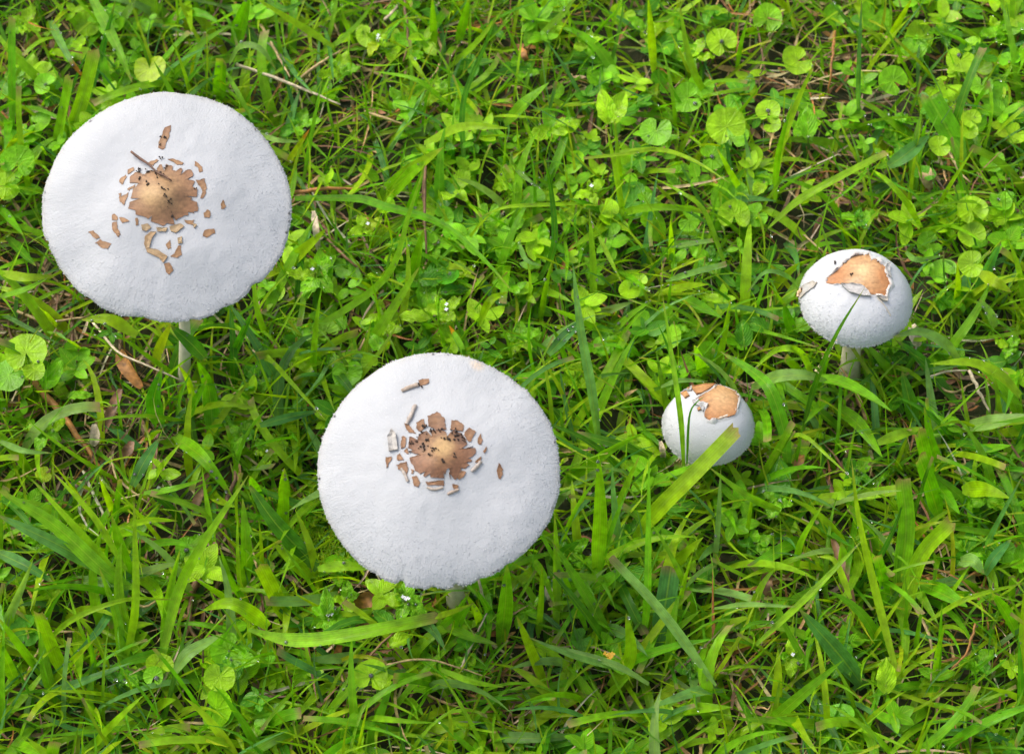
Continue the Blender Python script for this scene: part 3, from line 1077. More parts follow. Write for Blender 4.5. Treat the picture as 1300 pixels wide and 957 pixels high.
BLADES = """
16,182 15,100 15,22|10|s|G|c
66,206 78,150 88,98|15|s|G|c
80,196 104,128 120,64|18|s|L|c
100,165 130,62 147,0|9|s|D|
64,26 76,52 93,82 114,106|10|a|P|rw
92,8 78,18 66,32|8|m|Y|
114,-8 148,58 168,106|14|l|G|w
146,38 160,18 174,-4|12|s|P|w
296,62 306,28 316,-6|20|s|G|g
424,60 370,26 318,-6|8|h|L|
290,82 305,59 331,62 351,90|11|a|P|
238,-4 240,20 243,42|9|s|L|
226,118 242,98 262,78|14|s|D|
278,132 279,104 281,78|17|s|G|c
320,152 302,118 283,84|6|l|G|
360,214 376,190 393,164|8|s|Y|r
383,242 396,168 409,100|5|s|G|
340,0 362,12 388,0|9|l|D|
410,30 418,60 424,110|5|s|B|
360,60 372,90 398,120|7|m|B|
330,170 352,178 384,180|7|l|P|
590,224 588,132 614,62 632,16|7|t|D|
538,182 588,161 646,163|12|h|L|g
744,258 690,260 642,263 611,275|7|a|L|
484,250 520,218 563,187|19|s|L|
512,292 526,250 539,210|11|s|G|
580,144 548,115 522,99 470,90|7|a|G|
857,196 832,190 790,196 741,201|6|h|L|c
794,292 784,230 771,164|8|s|L|
830,92 827,45 823,-4|10|t|L|g
552,68 550,30 549,-4|9|s|G|
580,56 588,30 596,-4|12|s|G|
560,94 604,55 642,8|8|s|L|
640,158 664,132 697,105|20|m|G|o
548,150 560,168 575,182|6|s|D|
690,40 712,20 730,-2|8|l|L|
660,30 680,24 716,18|12|d|D|
520,70 533,90 548,110|6|l|L|
655,215 670,228 688,240|6|l|P|
745,300 738,316 735,338|6|s|G|
975,290 1010,257 1050,233 1126,193|11|h|L|c
1127,211 1150,196 1180,172|18|l|B|o
1090,152 1090,90 1094,-2|6|t|B|
1108,70 1080,32 1050,-4|6|h|D|
982,256 990,192 1012,130 1037,74|9|t|L|
904,134 877,81 862,4|9|s|L|
1124,62 1140,30 1158,-2|9|s|L|
1184,274 1208,232 1238,186|5|s|L|
1170,290 1150,256 1127,230 1108,216|8|a|L|g
1225,204,16 1202,160,26 1178,118,36|31|s|G|cf
1262,172 1280,154 1302,136|9|h|L|c
1162,245 1172,170 1180,150|5|s|G|
947,254 930,224 910,188|8|s|L|
984,258 988,196 1006,128|8|t|G|
921,338 895,270 866,245 822,222|9|a|L|
780,193 836,190 879,203 927,233|6|h|L|
850,314 878,309 906,305|8|l|P|c
845,357 880,346 922,335|8|h|P|c
849,345 870,336 896,326|5|h|Y|
853,342 852,310 851,278|14|s|L|
1015,368 1000,351 972,345 948,372|7|a|P|
790,255 786,215 780,150|7|s|L|
935,90 940,60 950,20|6|s|G|
868,592,40 864,529,64 851,440,74 841,374,82|7|t|G|
872,590,40 875,530,62 883,512,66 895,503,64|3.2|t|D|g
800,690,8 836,646,38 882,600,54 937,543,66|21|t|L|cf
1016,560,10 1034,490,40 1062,424,80 1098,365,100|7|t|D|
1032,500 1043,474 1052,446|11|s|G|
953,492 985,478 1022,476 1056,485|17|a|P|o
1030,478 1065,483 1100,500 1132,522|22|h|G|o
1031,476 1020,452 1004,442 981,447 953,473|10|a|L|
1000,588 995,546 978,495 953,470 914,446|16|a|G|
907,482 920,424 928,378|8|s|L|
896,482 888,458 881,438|14|s|G|
938,418 936,402 934,386|12|s|G|
839,491 862,483 900,484|6|l|P|
963,562 1000,553 1022,554 1050,578 1082,608|5|h|L|
1059,513 1090,538 1120,580|19|m|G|o
1114,562 1140,552 1172,542|13|l|L|
1184,622 1178,590 1168,548|18|s|G|c
1162,540 1155,508 1145,470|17|m|D|
1217,456 1200,436 1168,421 1133,428|13|h|P|
1296,503 1270,476 1232,460 1180,462|15|h|L|g
1216,514 1180,468 1160,448 1137,432|18|m|D|w
1214,392 1216,362 1215,332|10|s|L|
1236,380 1254,342 1271,306|13|s|B|w
1244,347 1264,358 1284,371|15|l|Y|
1264,416 1256,396 1243,380|12|m|P|w
1184,386 1196,370 1212,358|10|s|P|
1202,604 1184,566 1173,516|12|s|G|
1222,540 1256,536 1306,526|22|m|P|o
1227,566 1254,569 1284,565|17|m|G|o
1130,400 1138,396 1160,404|6|l|G|
1150,320 1165,330 1200,324|7|l|P|
846,372 880,384 917,404|16|m|G|o
1010,430 1000,404 995,384|14|m|G|
1142,868 1111,748 1090,656 1081,582|10|t|L|
1139,764 1151,672 1146,607|22|s|G|cf
1142,806 1166,712 1209,661|20|s|L|cf
1194,662 1183,622 1168,578|22|s|G|c
1221,622 1250,621 1282,632|20|h|L|o
1186,608 1200,626 1218,652|18|m|G|o
1166,737 1194,750 1228,770|25|m|G|o
1175,790 1227,760 1302,739|7|a|L|
1297,812 1280,780 1259,752|18|s|G|
1112,704 1098,668 1077,640|20|m|G|
1126,776 1122,740 1114,706|14|s|G|c
1076,748 1072,716 1068,688|20|m|L|
1098,874 1058,822 1014,772|23|s|B|
960,818 1030,752 1094,686|9|h|L|
1010,737 1016,690 1046,638|8|s|L|
1251,702 1258,680 1299,602|7|t|B|
1190,872 1193,820 1196,766|6|s|G|
1160,836 1166,800 1172,760|7|s|G|
1080,760 1060,712 1036,706|8|l|L|
1218,712 1236,712 1250,728|18|l|P|
1250,730 1262,708 1284,684|13|l|B|
1296,880 1298,800 1302,740|9|s|L|
1186,870 1190,830 1200,790|7|s|L|
1040,872 1000,800 985,760|9|m|G|
757,733 762,660 760,576|18|t|L|gf
817,806 822,748 824,576|11|t|G|g
761,712 787,636 812,578|10|s|L|
909,870 838,774 776,708|14|h|P|c
781,820 740,748 700,686|13|s|G|
836,822 846,760 852,720|27|m|B|cf
991,648 950,630 899,592|9|h|G|
906,733 912,660 915,594|7|s|P|
944,703 952,652 957,612|5|s|L|
906,772 950,767 1012,770|7|h|P|
745,752 772,735 801,712|17|m|G|
824,868 779,843 698,818|10|l|P|
774,872 800,832 795,778|17|s|L|
748,477 764,556,34 735,410,62 727,334,72|4|s|L|
760,560,20 752,500,42 736,410,62 727,334,74|12|t|P|gw
745,800 733,770 716,742|7|m|G|
860,800 866,750 880,700|6|s|L|
940,800 960,790 995,790|5|l|G|
900,800 890,840 888,872|8|s|G|
870,745 890,725 910,718|6|l|P|
315,799 370,812 440,806 554,783|18|h|L|c
549,784 575,776 603,765|8|h|Y|
552,786 590,805 632,818|14|m|G|
694,872 676,830 656,782|17|s|L|
636,820 642,768 644,716|20|s|G|
797,851 730,833 670,808|9|h|P|
706,804 707,720 704,650|11|s|L|
684,805 687,760 688,716|8|s|L|
403,722 438,718 476,722|13|l|L|o
560,850 600,865 640,872|8|l|L|
670,700 690,730 705,770|9|s|G|
202,850 226,752 258,689 316,602|13|t|L|
205,842 214,760 229,696|11|s|L|
159,840 172,766 170,632|10|t|L|
157,870 150,790 126,720|13|s|G|
167,750 156,706 142,654|19|s|G|
164,746 126,719 66,664 -6,620|19|h|G|
130,726 70,690 -6,652|17|h|B|
165,747 93,666 40,608|9|h|L|
150,664 138,636 126,606|9|s|L|
160,724 119,656 66,598|8|h|L|
54,820 92,786 159,761 221,761|7|a|L|
311,748 313,700 308,632|15|s|G|
404,722,18 350,664,34 314,612,40|21|s|D|f
357,682 360,640 361,598|15|s|L|
396,735 372,712 346,688|16|m|L|
318,770 296,742 278,692|8|s|G|
367,796 350,756 330,716|20|s|L|cf
342,796 316,776 290,765 258,774|18|a|L|g
222,852 240,828 282,804|16|l|P|
294,764 270,748 244,732|8|m|L|
56,864 30,826 -4,782|12|s|G|
20,870 10,842 -4,810|14|s|G|
83,864 66,820 50,778|19|s|L|c
64,870 92,838 120,811|8|s|L|
152,670 190,660 226,661|8|l|L|
-4,700 30,716 70,740|15|l|B|
205,546 195,508 206,466|20|s|D|w
271,568 265,494 250,458|18|s|G|g
232,541 246,512 263,482|13|s|G|
222,552 258,582 296,632|18|a|G|w
168,617 182,588 203,555|14|l|B|w
188,620 204,594 230,562|14|s|L|
288,468 304,432 322,392|10|s|D|
182,626 220,620 262,607|10|l|G|
337,449 374,490 413,533|6|h|L|
330,540 366,530 406,521|11|l|B|
361,648 361,620 361,594|15|s|L|
334,643 324,622 317,604|15|s|G|
174,426 140,406 103,406|15|l|L|
194,465 204,438 217,411|13|s|Y|
260,455,56 240,434,66 217,414,70|18|l|D
246,520,10 240,486,44 226,462,66|9|s|L|
224,530,8 230,500,36 243,470,58|8|s|G|
556,800,14 580,776,40 598,748,52|10|s|G|
612,800,8 604,776,34 590,752,50|12|s|L|
575,812,8 584,786,30 600,764,44|12|s|G|
630,790,8 618,770,30 603,746,50|9|s|D||
78,420 60,400 46,386|6|s|L|
371,428 437,394 495,345 520,269 541,206|9|t|L|
453,458 488,408 533,338|13|s|L|
374,252 454,252 488,262 558,283 613,328 652,372|10|h|G|
480,254 508,230 540,205|22|s|G|g
346,352 380,322 414,291|16|s|L|g
519,368 528,330 538,292|16|s|G|
679,365 703,314 700,245 690,198|8|t|D|
753,410 753,338 748,264|9|s|L|
606,416 622,382 646,370|11|a|L|
594,455 582,434 570,413|11|s|P|r
696,450 718,426 742,404|13|l|B|w
686,410 692,370 701,330|7|s|L|
660,310 668,330 690,338|7|l|P|
640,330 650,318 662,304|8|s|G|
770,430 800,400 830,380|8|m|G|
760,300 775,330 790,360|6|l|L|
780,340 800,352 826,372|9|s|G|
716,300 720,330 718,360|5|s|G|
120,870 118,835 110,800|7|s|G|
0,560 30,572 66,575|8|l|P|
0,345 30,352 70,350|12|l|L|
0,376 30,368 62,352|11|l|G|
10,300 28,320 46,338|12|m|D|
-4,258 14,280 30,300|14|m|G|
"""
for ln in BLADES.strip().splitlines():
    if ln.startswith('748,477 764'):
        continue
    blade(ln)

# ------------------------------------------------------------------ dry stalks and twigs
STALKS = """
300,82,22 357,102,24 432,133,26|4|W
331,32,18 348,62,22 368,98,26|4|T
374,106,15 400,85,24 432,64,26|4|T
513,-2,20 518,50,18 512,78,15|4|O
576,110,12 570,135,14 540,210,16 537,286,12|3.4|O
463,142,14 495,152,16 527,163,14|3.5|T
488,26,14 500,14,14 512,-2,12|4|W
116,406,12 149,446,30 190,465,32 233,484,26|3.2|W
441,869,12 470,832,18 500,802,22|4|O
577,866,10 598,820,20 618,778,30|3.4|W
607,734,35 614,760,24 623,791,12|3.6|W
485,845,14 543,837,18 624,861,16|3|T
238,760,8 275,689,18 299,598,22|9|O
36,476,18 83,532,16 132,600,10|9|R
540,208,22 539,268,24 542,333,16|4|O
416,304,18 438,326,20 465,350,15|4|O
366,246,20 410,240,20 465,240,15|5|R
1157,765,20 1181,810,18 1182,868,14|4|T
1239,790,26 1227,828,24 1209,848,20|3.4|R
1230,470,22 1242,495,20 1256,523,14|5|W
1176,480,24 1200,472,25 1228,470,24|3|W
1000,575,8 1008,590,12 1016,612,10|4|R
950,252,16 962,270,14 975,280,10|4|R
22,395,12 60,408,14 110,402,14|4|T
10,400,14 16,430,12 40,450,10|4|O
96,480,10 110,500,16 108,540,12|4|T
140,580,10 152,610,12 190,640,10|4|T
90,385,10 92,430,14 88,460,10|5|O
340,425,12 352,445,16 366,476,12|5|O
1200,180,16 1216,215,18 1232,232,20|4|T
905,222,12 910,240,14 905,262,10|5|R
725,95,12 735,120,16 752,140,12|4|T
1190,490,14 1210,498,16 1236,486,14|3|T
1060,40,14 1056,80,22 1052,120,12|4|R
320,260,8 360,265,14 385,255,10|4|T
300,640,8 318,690,14 330,740,10|5|T
248,740,6 240,790,12 262,830,8|6|O
280,720,10 270,770,10 262,800,8|5|O
30,868,8 44,835,14 58,806,18|4|T
140,730,8 180,770,14 212,748,12|4|T
"""


def stalk(line):
    f = line.split('|')
    pts = [tuple(float(q) for q in a.split(',')) for a in f[0].split()]
    p3 = [P(x, y, z / 1000) for x, y, z in pts]
    r = float(f[1]) * 0.5 * mpp(p3[0])
    V, F = tube([p - p3[0] for p in p3], [r, r * 1.1, r * 0.85, r * 0.5], 6, 14)
    for i, v in enumerate(V):
        v += Vector((noise.noise((i // 6 * 0.5, pts[0][0], 0)), noise.noise((i // 6 * 0.5, pts[0][1], 5)), 0)) * r * 0.9
    b = Vector(PAL[f[2]])
    C = [b * (0.75 + 0.5 * random.random()) for _ in V]
    o = link('dry_stalk', mesh_py('dry_stalk', V, F, M_DRY, C), loc=p3[0])
    span = sum(math.dist(a[:2], b_[:2]) for a, b_ in zip(pts, pts[1:]))
    desc = ('thick ' if float(f[1]) > 7 else '') + ('long ' if span > 90 else 'short ' if span < 50 else '') + CNAME[f[2]] + ' dry stalk'
    note(o, pts[1][0], pts[1][1], desc, 'dry stalk', 'dry stalks lying in the grass')


for ln in STALKS.strip().splitlines():
    stalk(ln)


# ------------------------------------------------------------------ leaves
def leaf_mesh(px_len, px_wid, k, col, rnd, shape='ovate'):
    """a leaf along +Y from its stalk, in metres"""
    n, L, Wd = 9, px_len * k, px_wid * k
    V, F, C, U = [], [], [], []
    cup = rnd.uniform(0.10, 0.35)
    droop = rnd.uniform(-0.05, 0.3)
    us = (-0.5, -0.27, 0, 0.27, 0.5)
    wav = rnd.uniform(0, 6)
    for i in range(n + 1):
        t = i / n
        if shape == 'ovate':
            wd = Wd * max(0.03, math.sin(math.pi * (0.04 + 0.95 * t) ** 0.82)) ** 0.72
        else:
            wd = Wd * max(0.03, math.sin(math.pi * (0.03 + 0.96 * t)) ** 0.5)
        for u in us:
            z = cup * abs(u) * 2 * wd * 0.5 - droop * L * t * t + 0.018 * L * math.sin(11 * t + wav) * abs(u) * 2
            V.append(Vector((u * wd * (1 + 0.05 * math.sin(23 * t + wav)), t * L, z)))
            C.append(Vector(col).lerp(Vector((0.26, 0.32, 0.04)), 0.35 if (t > 0.93 or t < 0.05) else 0))
            U.append((u + 0.5, t))
    m = len(us)
    for i in range(n):
        for q in range(m - 1):
            a = i * m + q
            F.append((a, a + 1, a + m + 1, a + m))
    return V, F, C, U


def orient(V, ang, pitch, roll):
    """turn a +Y leaf to picture angle ang (degrees, 0 = right, 90 = away), raise its tip by pitch, roll it"""
    M = Matrix.Rotation(R(ang - 90), 4, 'Z') @ Matrix.Rotation(R(pitch), 4, 'X') @ Matrix.Rotation(R(roll), 4, 'Y')
    return [M @ v for v in V]


def flower_mesh(c, k):
    """tiny white tubular flower with four lobes"""
    V, F = [], []
    for q in range(4):
        a = q * math.pi / 2 + random.random() * 0.4
        d = Vector((math.cos(a), math.sin(a), 0.25))
        s_ = Vector((-math.sin(a), math.cos(a), 0))
        o = len(V)
        V += [c, c + d * k * 0.7 + s_ * k * 0.5, c + d * k * 1.25 + Vector((0, 0, k * 0.1)), c + d * k * 0.7 - s_ * k * 0.5]
        F.append((o, o + 1, o + 2, o + 3))
    return V, F


WEEDS = []


def weed(px, py, z, leaves, flowers=0, kind='small leafy weed'):
    """leaves: list of (angle, length px, width px, colour key, pitch)"""
    top = P(px, py, z / 1000)
    base = P(px, py, z / 1000)
    base.z = 0.0
    k = mpp(top)
    rt = root('leafy_weed', base, '', 'weed')
    tv, tf = tube([Vector((0, 0, -0.003)), Vector((0.001, 0.001, top.z * 0.5)), Vector((0, 0, top.z))], [1.1 * k, 0.9 * k, 0.8 * k], 5, 6)
    link('stem', mesh_py('stem', tv, tf, M_BLADE, [Vector((0.14, 0.22, 0.03))] * len(tv), [(0.2, 0.5)] * len(tv)), rt)
    for a, L_, W_, ck, pit in leaves:
        c = Vector(PAL[ck]) * random.uniform(0.85, 1.15)
        V, F, C, U = leaf_mesh(L_, W_, k, c, random)
        V = [v + Vector((0, 1.0 * k, 0)) for v in V]
        # image angle to ground angle: the lawn is foreshortened away from the camera
        ag = math.degrees(math.atan2(math.sin(R(a)) / math.sin(R(ELEV)), math.cos(R(a))))
        V = orient(V, ag, pit, random.uniform(-14, 14))
        V = [v + Vector((0, 0, top.z + random.uniform(-0.002, 0.001))) for v in V]
        link('leaf', mesh_py('leaf', V, F, M_LEAF, C, U), rt)
        for v in random.sample(V, 3):
            if random.random() < 0.35:
                DEW_SPOTS.append((v + base, 1.0))
    for _ in range(flowers):
        c = Vector((random.gauss(0, 3.2 * k), random.gauss(0, 3.2 * k), top.z + 0.0030))
        V, F = flower_mesh(c, 2.3 * k)
        link('flower', mesh_py('flower', V, F, M_PETAL, smooth=False), rt)
    nl = len(leaves)
    cw = max(set(l[3] for l in leaves), key=[l[3] for l in leaves].count)
    desc = ('white-flowered ' if flowers else '') + CNAME[cw] + (' single broad leaf' if nl == 1 else ' leaf pair' if nl == 2 else ' leaf rosette')
    note(rt, px, py, desc, 'weed', 'broad-leaved weeds in the lawn')
    return rt


def rosette(px, py, z, r, n, ck, flowers=0, a0=None):
    a0 = random.uniform(0, 360) if a0 is None else a0
    L = []
    for i in range(n):
        big = 1.0 if i % 2 == 0 else random.uniform(0.6, 0.95)
        L.append((a0 + i * 360 / n + random.gauss(0, 9), r * big * random.uniform(0.9, 1.1), r * big * random.uniform(0.55, 0.72), random.choice(ck), random.uniform(0, 28)))
    weed(px, py, z, L, flowers)


# (x, y, height mm, leaf length px, leaves, colours, flowers, first angle)
for a in ((478, 52, 22, 24, 4, 'LLY', 2, 60), (744, 56, 22, 24, 5, 'LG', 2, 80), (750, 243, 24, 24, 4, 'LLG', 1, 20), (565, 394, 24, 26, 5, 'LLY', 2, 35),
          (515, 764, 24, 32, 6, 'GGL', 4, 75), (418, 784, 22, 26, 6, 'GGL', 2, 95), (341, 574, 20, 26, 6, 'GL', 1, 20), (987, 636, 24, 30, 4, 'GDG', 0, 70),
          (1280, 441, 22, 22, 4, 'GL', 0, 50), (60, 548, 18, 28, 5, 'LGL', 0, 100), (305, 552, 20, 30, 4, 'GD', 0, 70), (575, 240, 22, 32, 4, 'GL', 0, 50),
          (464, 290, 20, 26, 4, 'LY', 1, 30), (650, 232, 20, 26, 4, 'LG', 0, 120), (820, 40, 16, 26, 5, 'LG', 0, 10), (700, 165, 18, 34, 4, 'GL', 0, 15),
          (560, 120, 18, 26, 5, 'LG', 0, 60), (640, 290, 14, 28, 4, 'GD', 0, 10), (430, 470, 18, 30, 5, 'GL', 1, 140), (660, 430, 16, 28, 5, 'GL', 0, 20),
          (780, 440, 16, 28, 5, 'GD', 0, 50), (850, 420, 18, 24, 5, 'LG', 0, 80), (900, 330, 16, 28, 5, 'GD', 0, 10), (1000, 410, 16, 34, 4, 'DG', 0, 170),
          (1090, 600, 14, 30, 4, 'GD', 0, 50), (1250, 630, 16, 34, 4, 'GL', 0, 140), (1230, 700, 16, 30, 5, 'GD', 0, 10), (960, 690, 14, 26, 5, 'GD', 0, 30),
          (1005, 834, 18, 26, 4, 'GL', 1, 80), (880, 850, 14, 26, 5, 'GD', 0, 30), (600, 700, 14, 26, 5, 'GD', 0, 0), (440, 760, 16, 26, 4, 'LG', 0, 100),
          (300, 838, 20, 34, 5, 'GD', 0, 60), (50, 690, 16, 26, 5, 'GD', 0, 10), (240, 700, 14, 24, 5, 'GD', 0, 60), (160, 860, 14, 26, 5, 'GD', 0, 20),
          (30, 30, 16, 26, 5, 'LG', 0, 60), (90, 66, 16, 28, 5, 'LG', 0, 40), (430, 90, 14, 28, 5, 'GL', 0, 60), (380, 160, 14, 28, 5, 'DG', 0, 60),
          (400, 350, 22, 36, 5, 'GLG', 1, 110), (480, 420, 20, 30, 5, 'LG', 0, 10), (540, 360, 16, 42, 3, 'DG', 0, 160), (720, 280, 18, 26, 5, 'GL', 0, 45),
          (1130, 160, 16, 26, 5, 'GD', 0, 45), (1270, 40, 16, 28, 5, 'GL', 0, 45), (1200, 40, 14, 26, 5, 'DG', 0, 45), (880, 70, 16, 26, 5, 'GL', 0, 45),
          (970, 230, 16, 26, 5, 'GL', 0, 90), (1020, 165, 22, 26, 5, 'GLG', 0, 90), (1090, 280, 14, 26, 5, 'GD', 0, 10), (1290, 300, 16, 26, 5, 'GL', 0, 80),
          (690, 310, 20, 28, 4, 'LG', 0, 100), (610, 180, 16, 24, 5, 'GL', 0, 0), (510, 130, 16, 24, 5, 'GL', 0, 0), (660, 90, 14, 26, 5, 'GD', 0, 50),
          (385, 440, 16, 30, 5, 'GD', 0, 30), (330, 480, 16, 30, 5, 'DG', 0, 80), (1240, 840, 14, 28, 5, 'GD', 0, 30), (1070, 840, 14, 26, 5, 'GD', 0, 70),
          (725, 700, 12, 26, 5, 'GD', 0, 20), (800, 680, 12, 28, 5, 'GD', 0, 60), (590, 850, 14, 24, 5, 'GL', 0, 60), (1130, 450, 12, 28, 5, 'GD', 0, 60)):
    rosette(*a[:4], a[4], a[5], a[6], a[7])
# pairs and single leaves
for px, py, z, lv in ((776, 158, 24, [(112, 46, 25, 'L', 30), (62, 46, 25, 'L', 30)]), (700, 170, 24, [(22, 40, 21, 'L', 14)]), (950, 20, 20, [(4, 46, 18, 'Y', 5)]),
                      (925, 16, 20, [(176, 40, 17, 'L', 5)]), (1026, 176, 26, [(90, 42, 24, 'G', 35)]), (1125, 880, 26, [(92, 46, 26, 'L', 40)]),
                      (416, 780, 26, [(95, 34, 18, 'G', 40)]), (530, 356, 20, [(4, 46, 22, 'D', 8)]), (556, 372, 20, [(12, 40, 20, 'D', 8)]), (507, 402, 24, [(2, 42, 18, 'L', 5)]),
                      (486, 446, 22, [(130, 30, 20, 'G', 12)]), (988, 640, 20, [(88, 66, 34, 'D', 12)]), (412, 362, 18, [(100, 46, 30, 'G', 25)]), (830, 645, 14, [(2, 62, 20, 'D', 5)]),
                      (86, 504, 20, [(12, 32, 16, 'G', 5)]), (56, 495, 22, [(58, 46, 26, 'G', 15)]), (945, 440, 24, [(96, 34, 24, 'D', 30)]), (978, 420, 20, [(160, 40, 24, 'D', 5)]),
                      (500, 792, 24, [(150, 32, 20, 'D', 5)]), (495, 820, 22, [(30, 32, 20, 'L', 10)])):
    weed(px, py, z, lv)


def round_leaf_verts(r, rnd, notch=0.5, cup=0.16):
    """a kidney-shaped round leaf, stalk notch towards -Y; polar grid"""
    V, U, F = [], [], []
    na, nr = 26, 5
    w1 = rnd.uniform(0, 6)
    for j in range(nr + 1):
        q = j / nr
        for i in range(na + 1):
            a = -math.pi / 2 + notch * 0.42 + (2 * math.pi - 2 * notch * 0.42) * i / na
            edge = 1 - 0.34 * math.exp(-((min(i, na - i) / na) / 0.045) ** 2) + 0.03 * math.sin(3 * a + w1)
            rr = r * q * edge
            z = cup * r * q * q * (1 + 0.5 * math.sin(2 * a + w1)) + 0.04 * r * math.sin(9 * a) * q * q
            V.append(Vector((rr * math.cos(a), rr * math.sin(a), z)))
            U.append((i / na, q))
    m = na + 1
    for j in range(nr):
        for i in range(na):
            a = j * m + i
            F.append((a, a + 1, a + m + 1, a + m))
    return V, F, U


def pennywort(px, py, rpx, z, notch_deg, ck):
    top = P(px, py, z / 1000)
    k = mpp(top)
    base = Vector((top.x + random.gauss(0, 0.004), top.y + random.gauss(0, 0.004), 0))
    rt = root('round_leaf_weed', base, '', 'weed')
    V, F, U = round_leaf_verts(rpx * k, random, random.uniform(0.5, 0.9), random.uniform(0.05, 0.22))
    M = Matrix.Rotation(R(random.uniform(4, 22)), 4, 'X') @ Matrix.Rotation(R(random.uniform(-12, 12)), 4, 'Y') @ Matrix.Rotation(R(notch_deg + 90), 4, 'Z')
    V = [M @ v + (top - base) for v in V]
    c = Vector(PAL[ck]) * random.uniform(0.9, 1.12)
    link('leaf', mesh_py('leaf', V, F, M_ROUND, [c] * len(V), U), rt)
    tv, tf = tube([Vector((0, 0, -0.003)), (top - base) * 0.55 + Vector((0.001, 0.001, 0)), top - base - Vector((0, 0, 0.0003))], [0.9 * k, 0.7 * k, 0.7 * k], 5, 6)
    link('leaf_stalk', mesh_py('leaf_stalk', tv, tf, M_BLADE, [Vector((0.16, 0.26, 0.03))] * len(tv), [(0.2, 0.5)] * len(tv)), rt)
    desc = ('large ' if rpx >= 22 else 'small ' if rpx < 14 else '') + CNAME[ck] + ' round notched leaf'
    note(rt, px, py, desc, 'round leaf', 'round notched leaves on stalks')
    if random.random() < 0.6:
        DEW_SPOTS.append((random.choice(V) + base, 1.4))


for a in ((190, 87, 21, 28, 95, 'Y'), (60, 92, 14, 22, 40, 'L'), (58, 108, 15, 22, -20, 'G'), (22, 206, 22, 30, -100, 'G'), (8, 236, 19, 26, 20, 'L'), (468, 46, 16, 20, 60, 'L'),
          (833, 166, 21, 26, 75, 'G'), (922, 161, 25, 34, -65, 'L'), (1219, 77, 19, 28, 75, 'L'), (1134, 103, 20, 26, -40, 'G'), (975, 142, 16, 26, -80, 'L'), (980, 158, 12, 24, 160, 'L'),
          (1012, 78, 21, 24, 20, 'L'), (916, 54, 20, 22, -60, 'L'), (873, 125, 20, 20, 10, 'G'), (904, 200, 18, 18, 190, 'G'), (1233, 152, 13, 30, -60, 'L'), (1230, 166, 12, 28, 110, 'L'),
          (1193, 186, 15, 28, 15, 'L'), (1246, 109, 15, 24, 80, 'G'), (1234, 267, 20, 30, -70, 'L'), (928, 252, 26, 18, -95, 'G'), (932, 274, 21, 22, -90, 'L'), (861, 222, 18, 16, -60, 'G'),
          (806, 256, 26, 16, 20, 'D'), (820, 258, 15, 22, 180, 'G'), (960, 273, 16, 20, 30, 'G'), (799, 368, 14, 24, 60, 'L'), (811, 357, 11, 26, -70, 'L'), (860, 463, 18, 16, 95, 'G'),
          (818, 411, 16, 18, 30, 'G'), (846, 422, 15, 18, -90, 'G'), (807, 362, 16, 14, 0, 'G'), (1234, 335, 18, 26, 10, 'L'), (1198, 345, 18, 16, -50, 'G'), (1234, 300, 18, 24, -60, 'L'),
          (33, 448, 27, 34, -75, 'L'), (44, 470, 14, 32, 110, 'L'), (12, 476, 23, 26, 40, 'G'), (56, 602, 11, 24, 30, 'Y'), (471, 858, 22, 30, -95, 'L'), (291, 826, 24, 22, 40, 'G'),
          (279, 859, 20, 28, 80, 'L'), (33, 800, 20, 20, 20, 'D'), (195, 858, 13, 30, -90, 'G'), (237, 696, 15, 16, 0, 'G'), (739, 811, 15, 16, 40, 'D'), (441, 474, 20, 24, 95, 'G'),
          (677, 250, 15, 20, -60, 'G'), (648, 226, 16, 20, 40, 'L'), (728, 326, 9, 20, 0, 'L'), (469, 460, 11, 24, -60, 'L'), (1020, 130, 16, 14, 10, 'G'), (1160, 60, 17, 16, 80, 'G'),
          (1270, 120, 17, 18, 10, 'G'), (1290, 170, 14, 20, 40, 'L'), (1260, 205, 16, 14, 80, 'G'), (1180, 310, 17, 14, 20, 'G'), (1290, 20, 18, 20, 30, 'L'), (1110, 20, 22, 16, 70, 'G'),
          (890, 110, 17, 16, 70, 'G'), (1060, 20, 15, 14, 20, 'G'), (150, 100, 18, 12, 30, 'G'), (110, 30, 18, 14, 30, 'L'), (20, 100, 16, 12, 10, 'G'), (700, 30, 17, 14, 30, 'L'), (790, 20, 17, 14, 60, 'L'),
          (760, 95, 16, 12, 100, 'G'), (595, 140, 17, 14, 10, 'G'), (620, 270, 16, 12, 80, 'G'), (440, 340, 16, 14, 80, 'G'), (950, 360, 17, 12, 10, 'D'), (780, 300, 17, 14, 30, 'G'), (1270, 255, 15, 22, 100, 'G')):
    pennywort(*a)

# ------------------------------------------------------------------ dead leaves and small scraps
DEAD = """
1057,684,24 1070,725,26 1088,788,10|13|O
446,768,8 470,760,14 502,764,10|20|R
152,446,10 160,466,16 180,492,12|18|R
132,548,12 142,520,18 153,494,16|13|O
975,722,12 973,742,16 982,764,8|15|O
1158,412,22 1161,425,24 1166,440,16|15|W
398,268,30 401,290,30 404,318,18|9|W
120,538,24 121,552,20 118,566,14|13|W
838,560,22 841,572,20 842,584,14|8|W
694,742,20 698,754,18 702,762,12|12|W
1172,212,14 1176,225,18 1182,240,10|18|T
1010,600,10 1013,590,18 1018,575,14|12|R
150,580,8 162,572,14 168,560,14|14|O
262,600,6 256,620,14 246,650,12|14|O
1160,120,14 1168,112,20 1176,108,22|10|O
660,62,14 664,72,18 668,84,10|12|R
905,855,10 915,845,14 925,835,8|12|O
"""


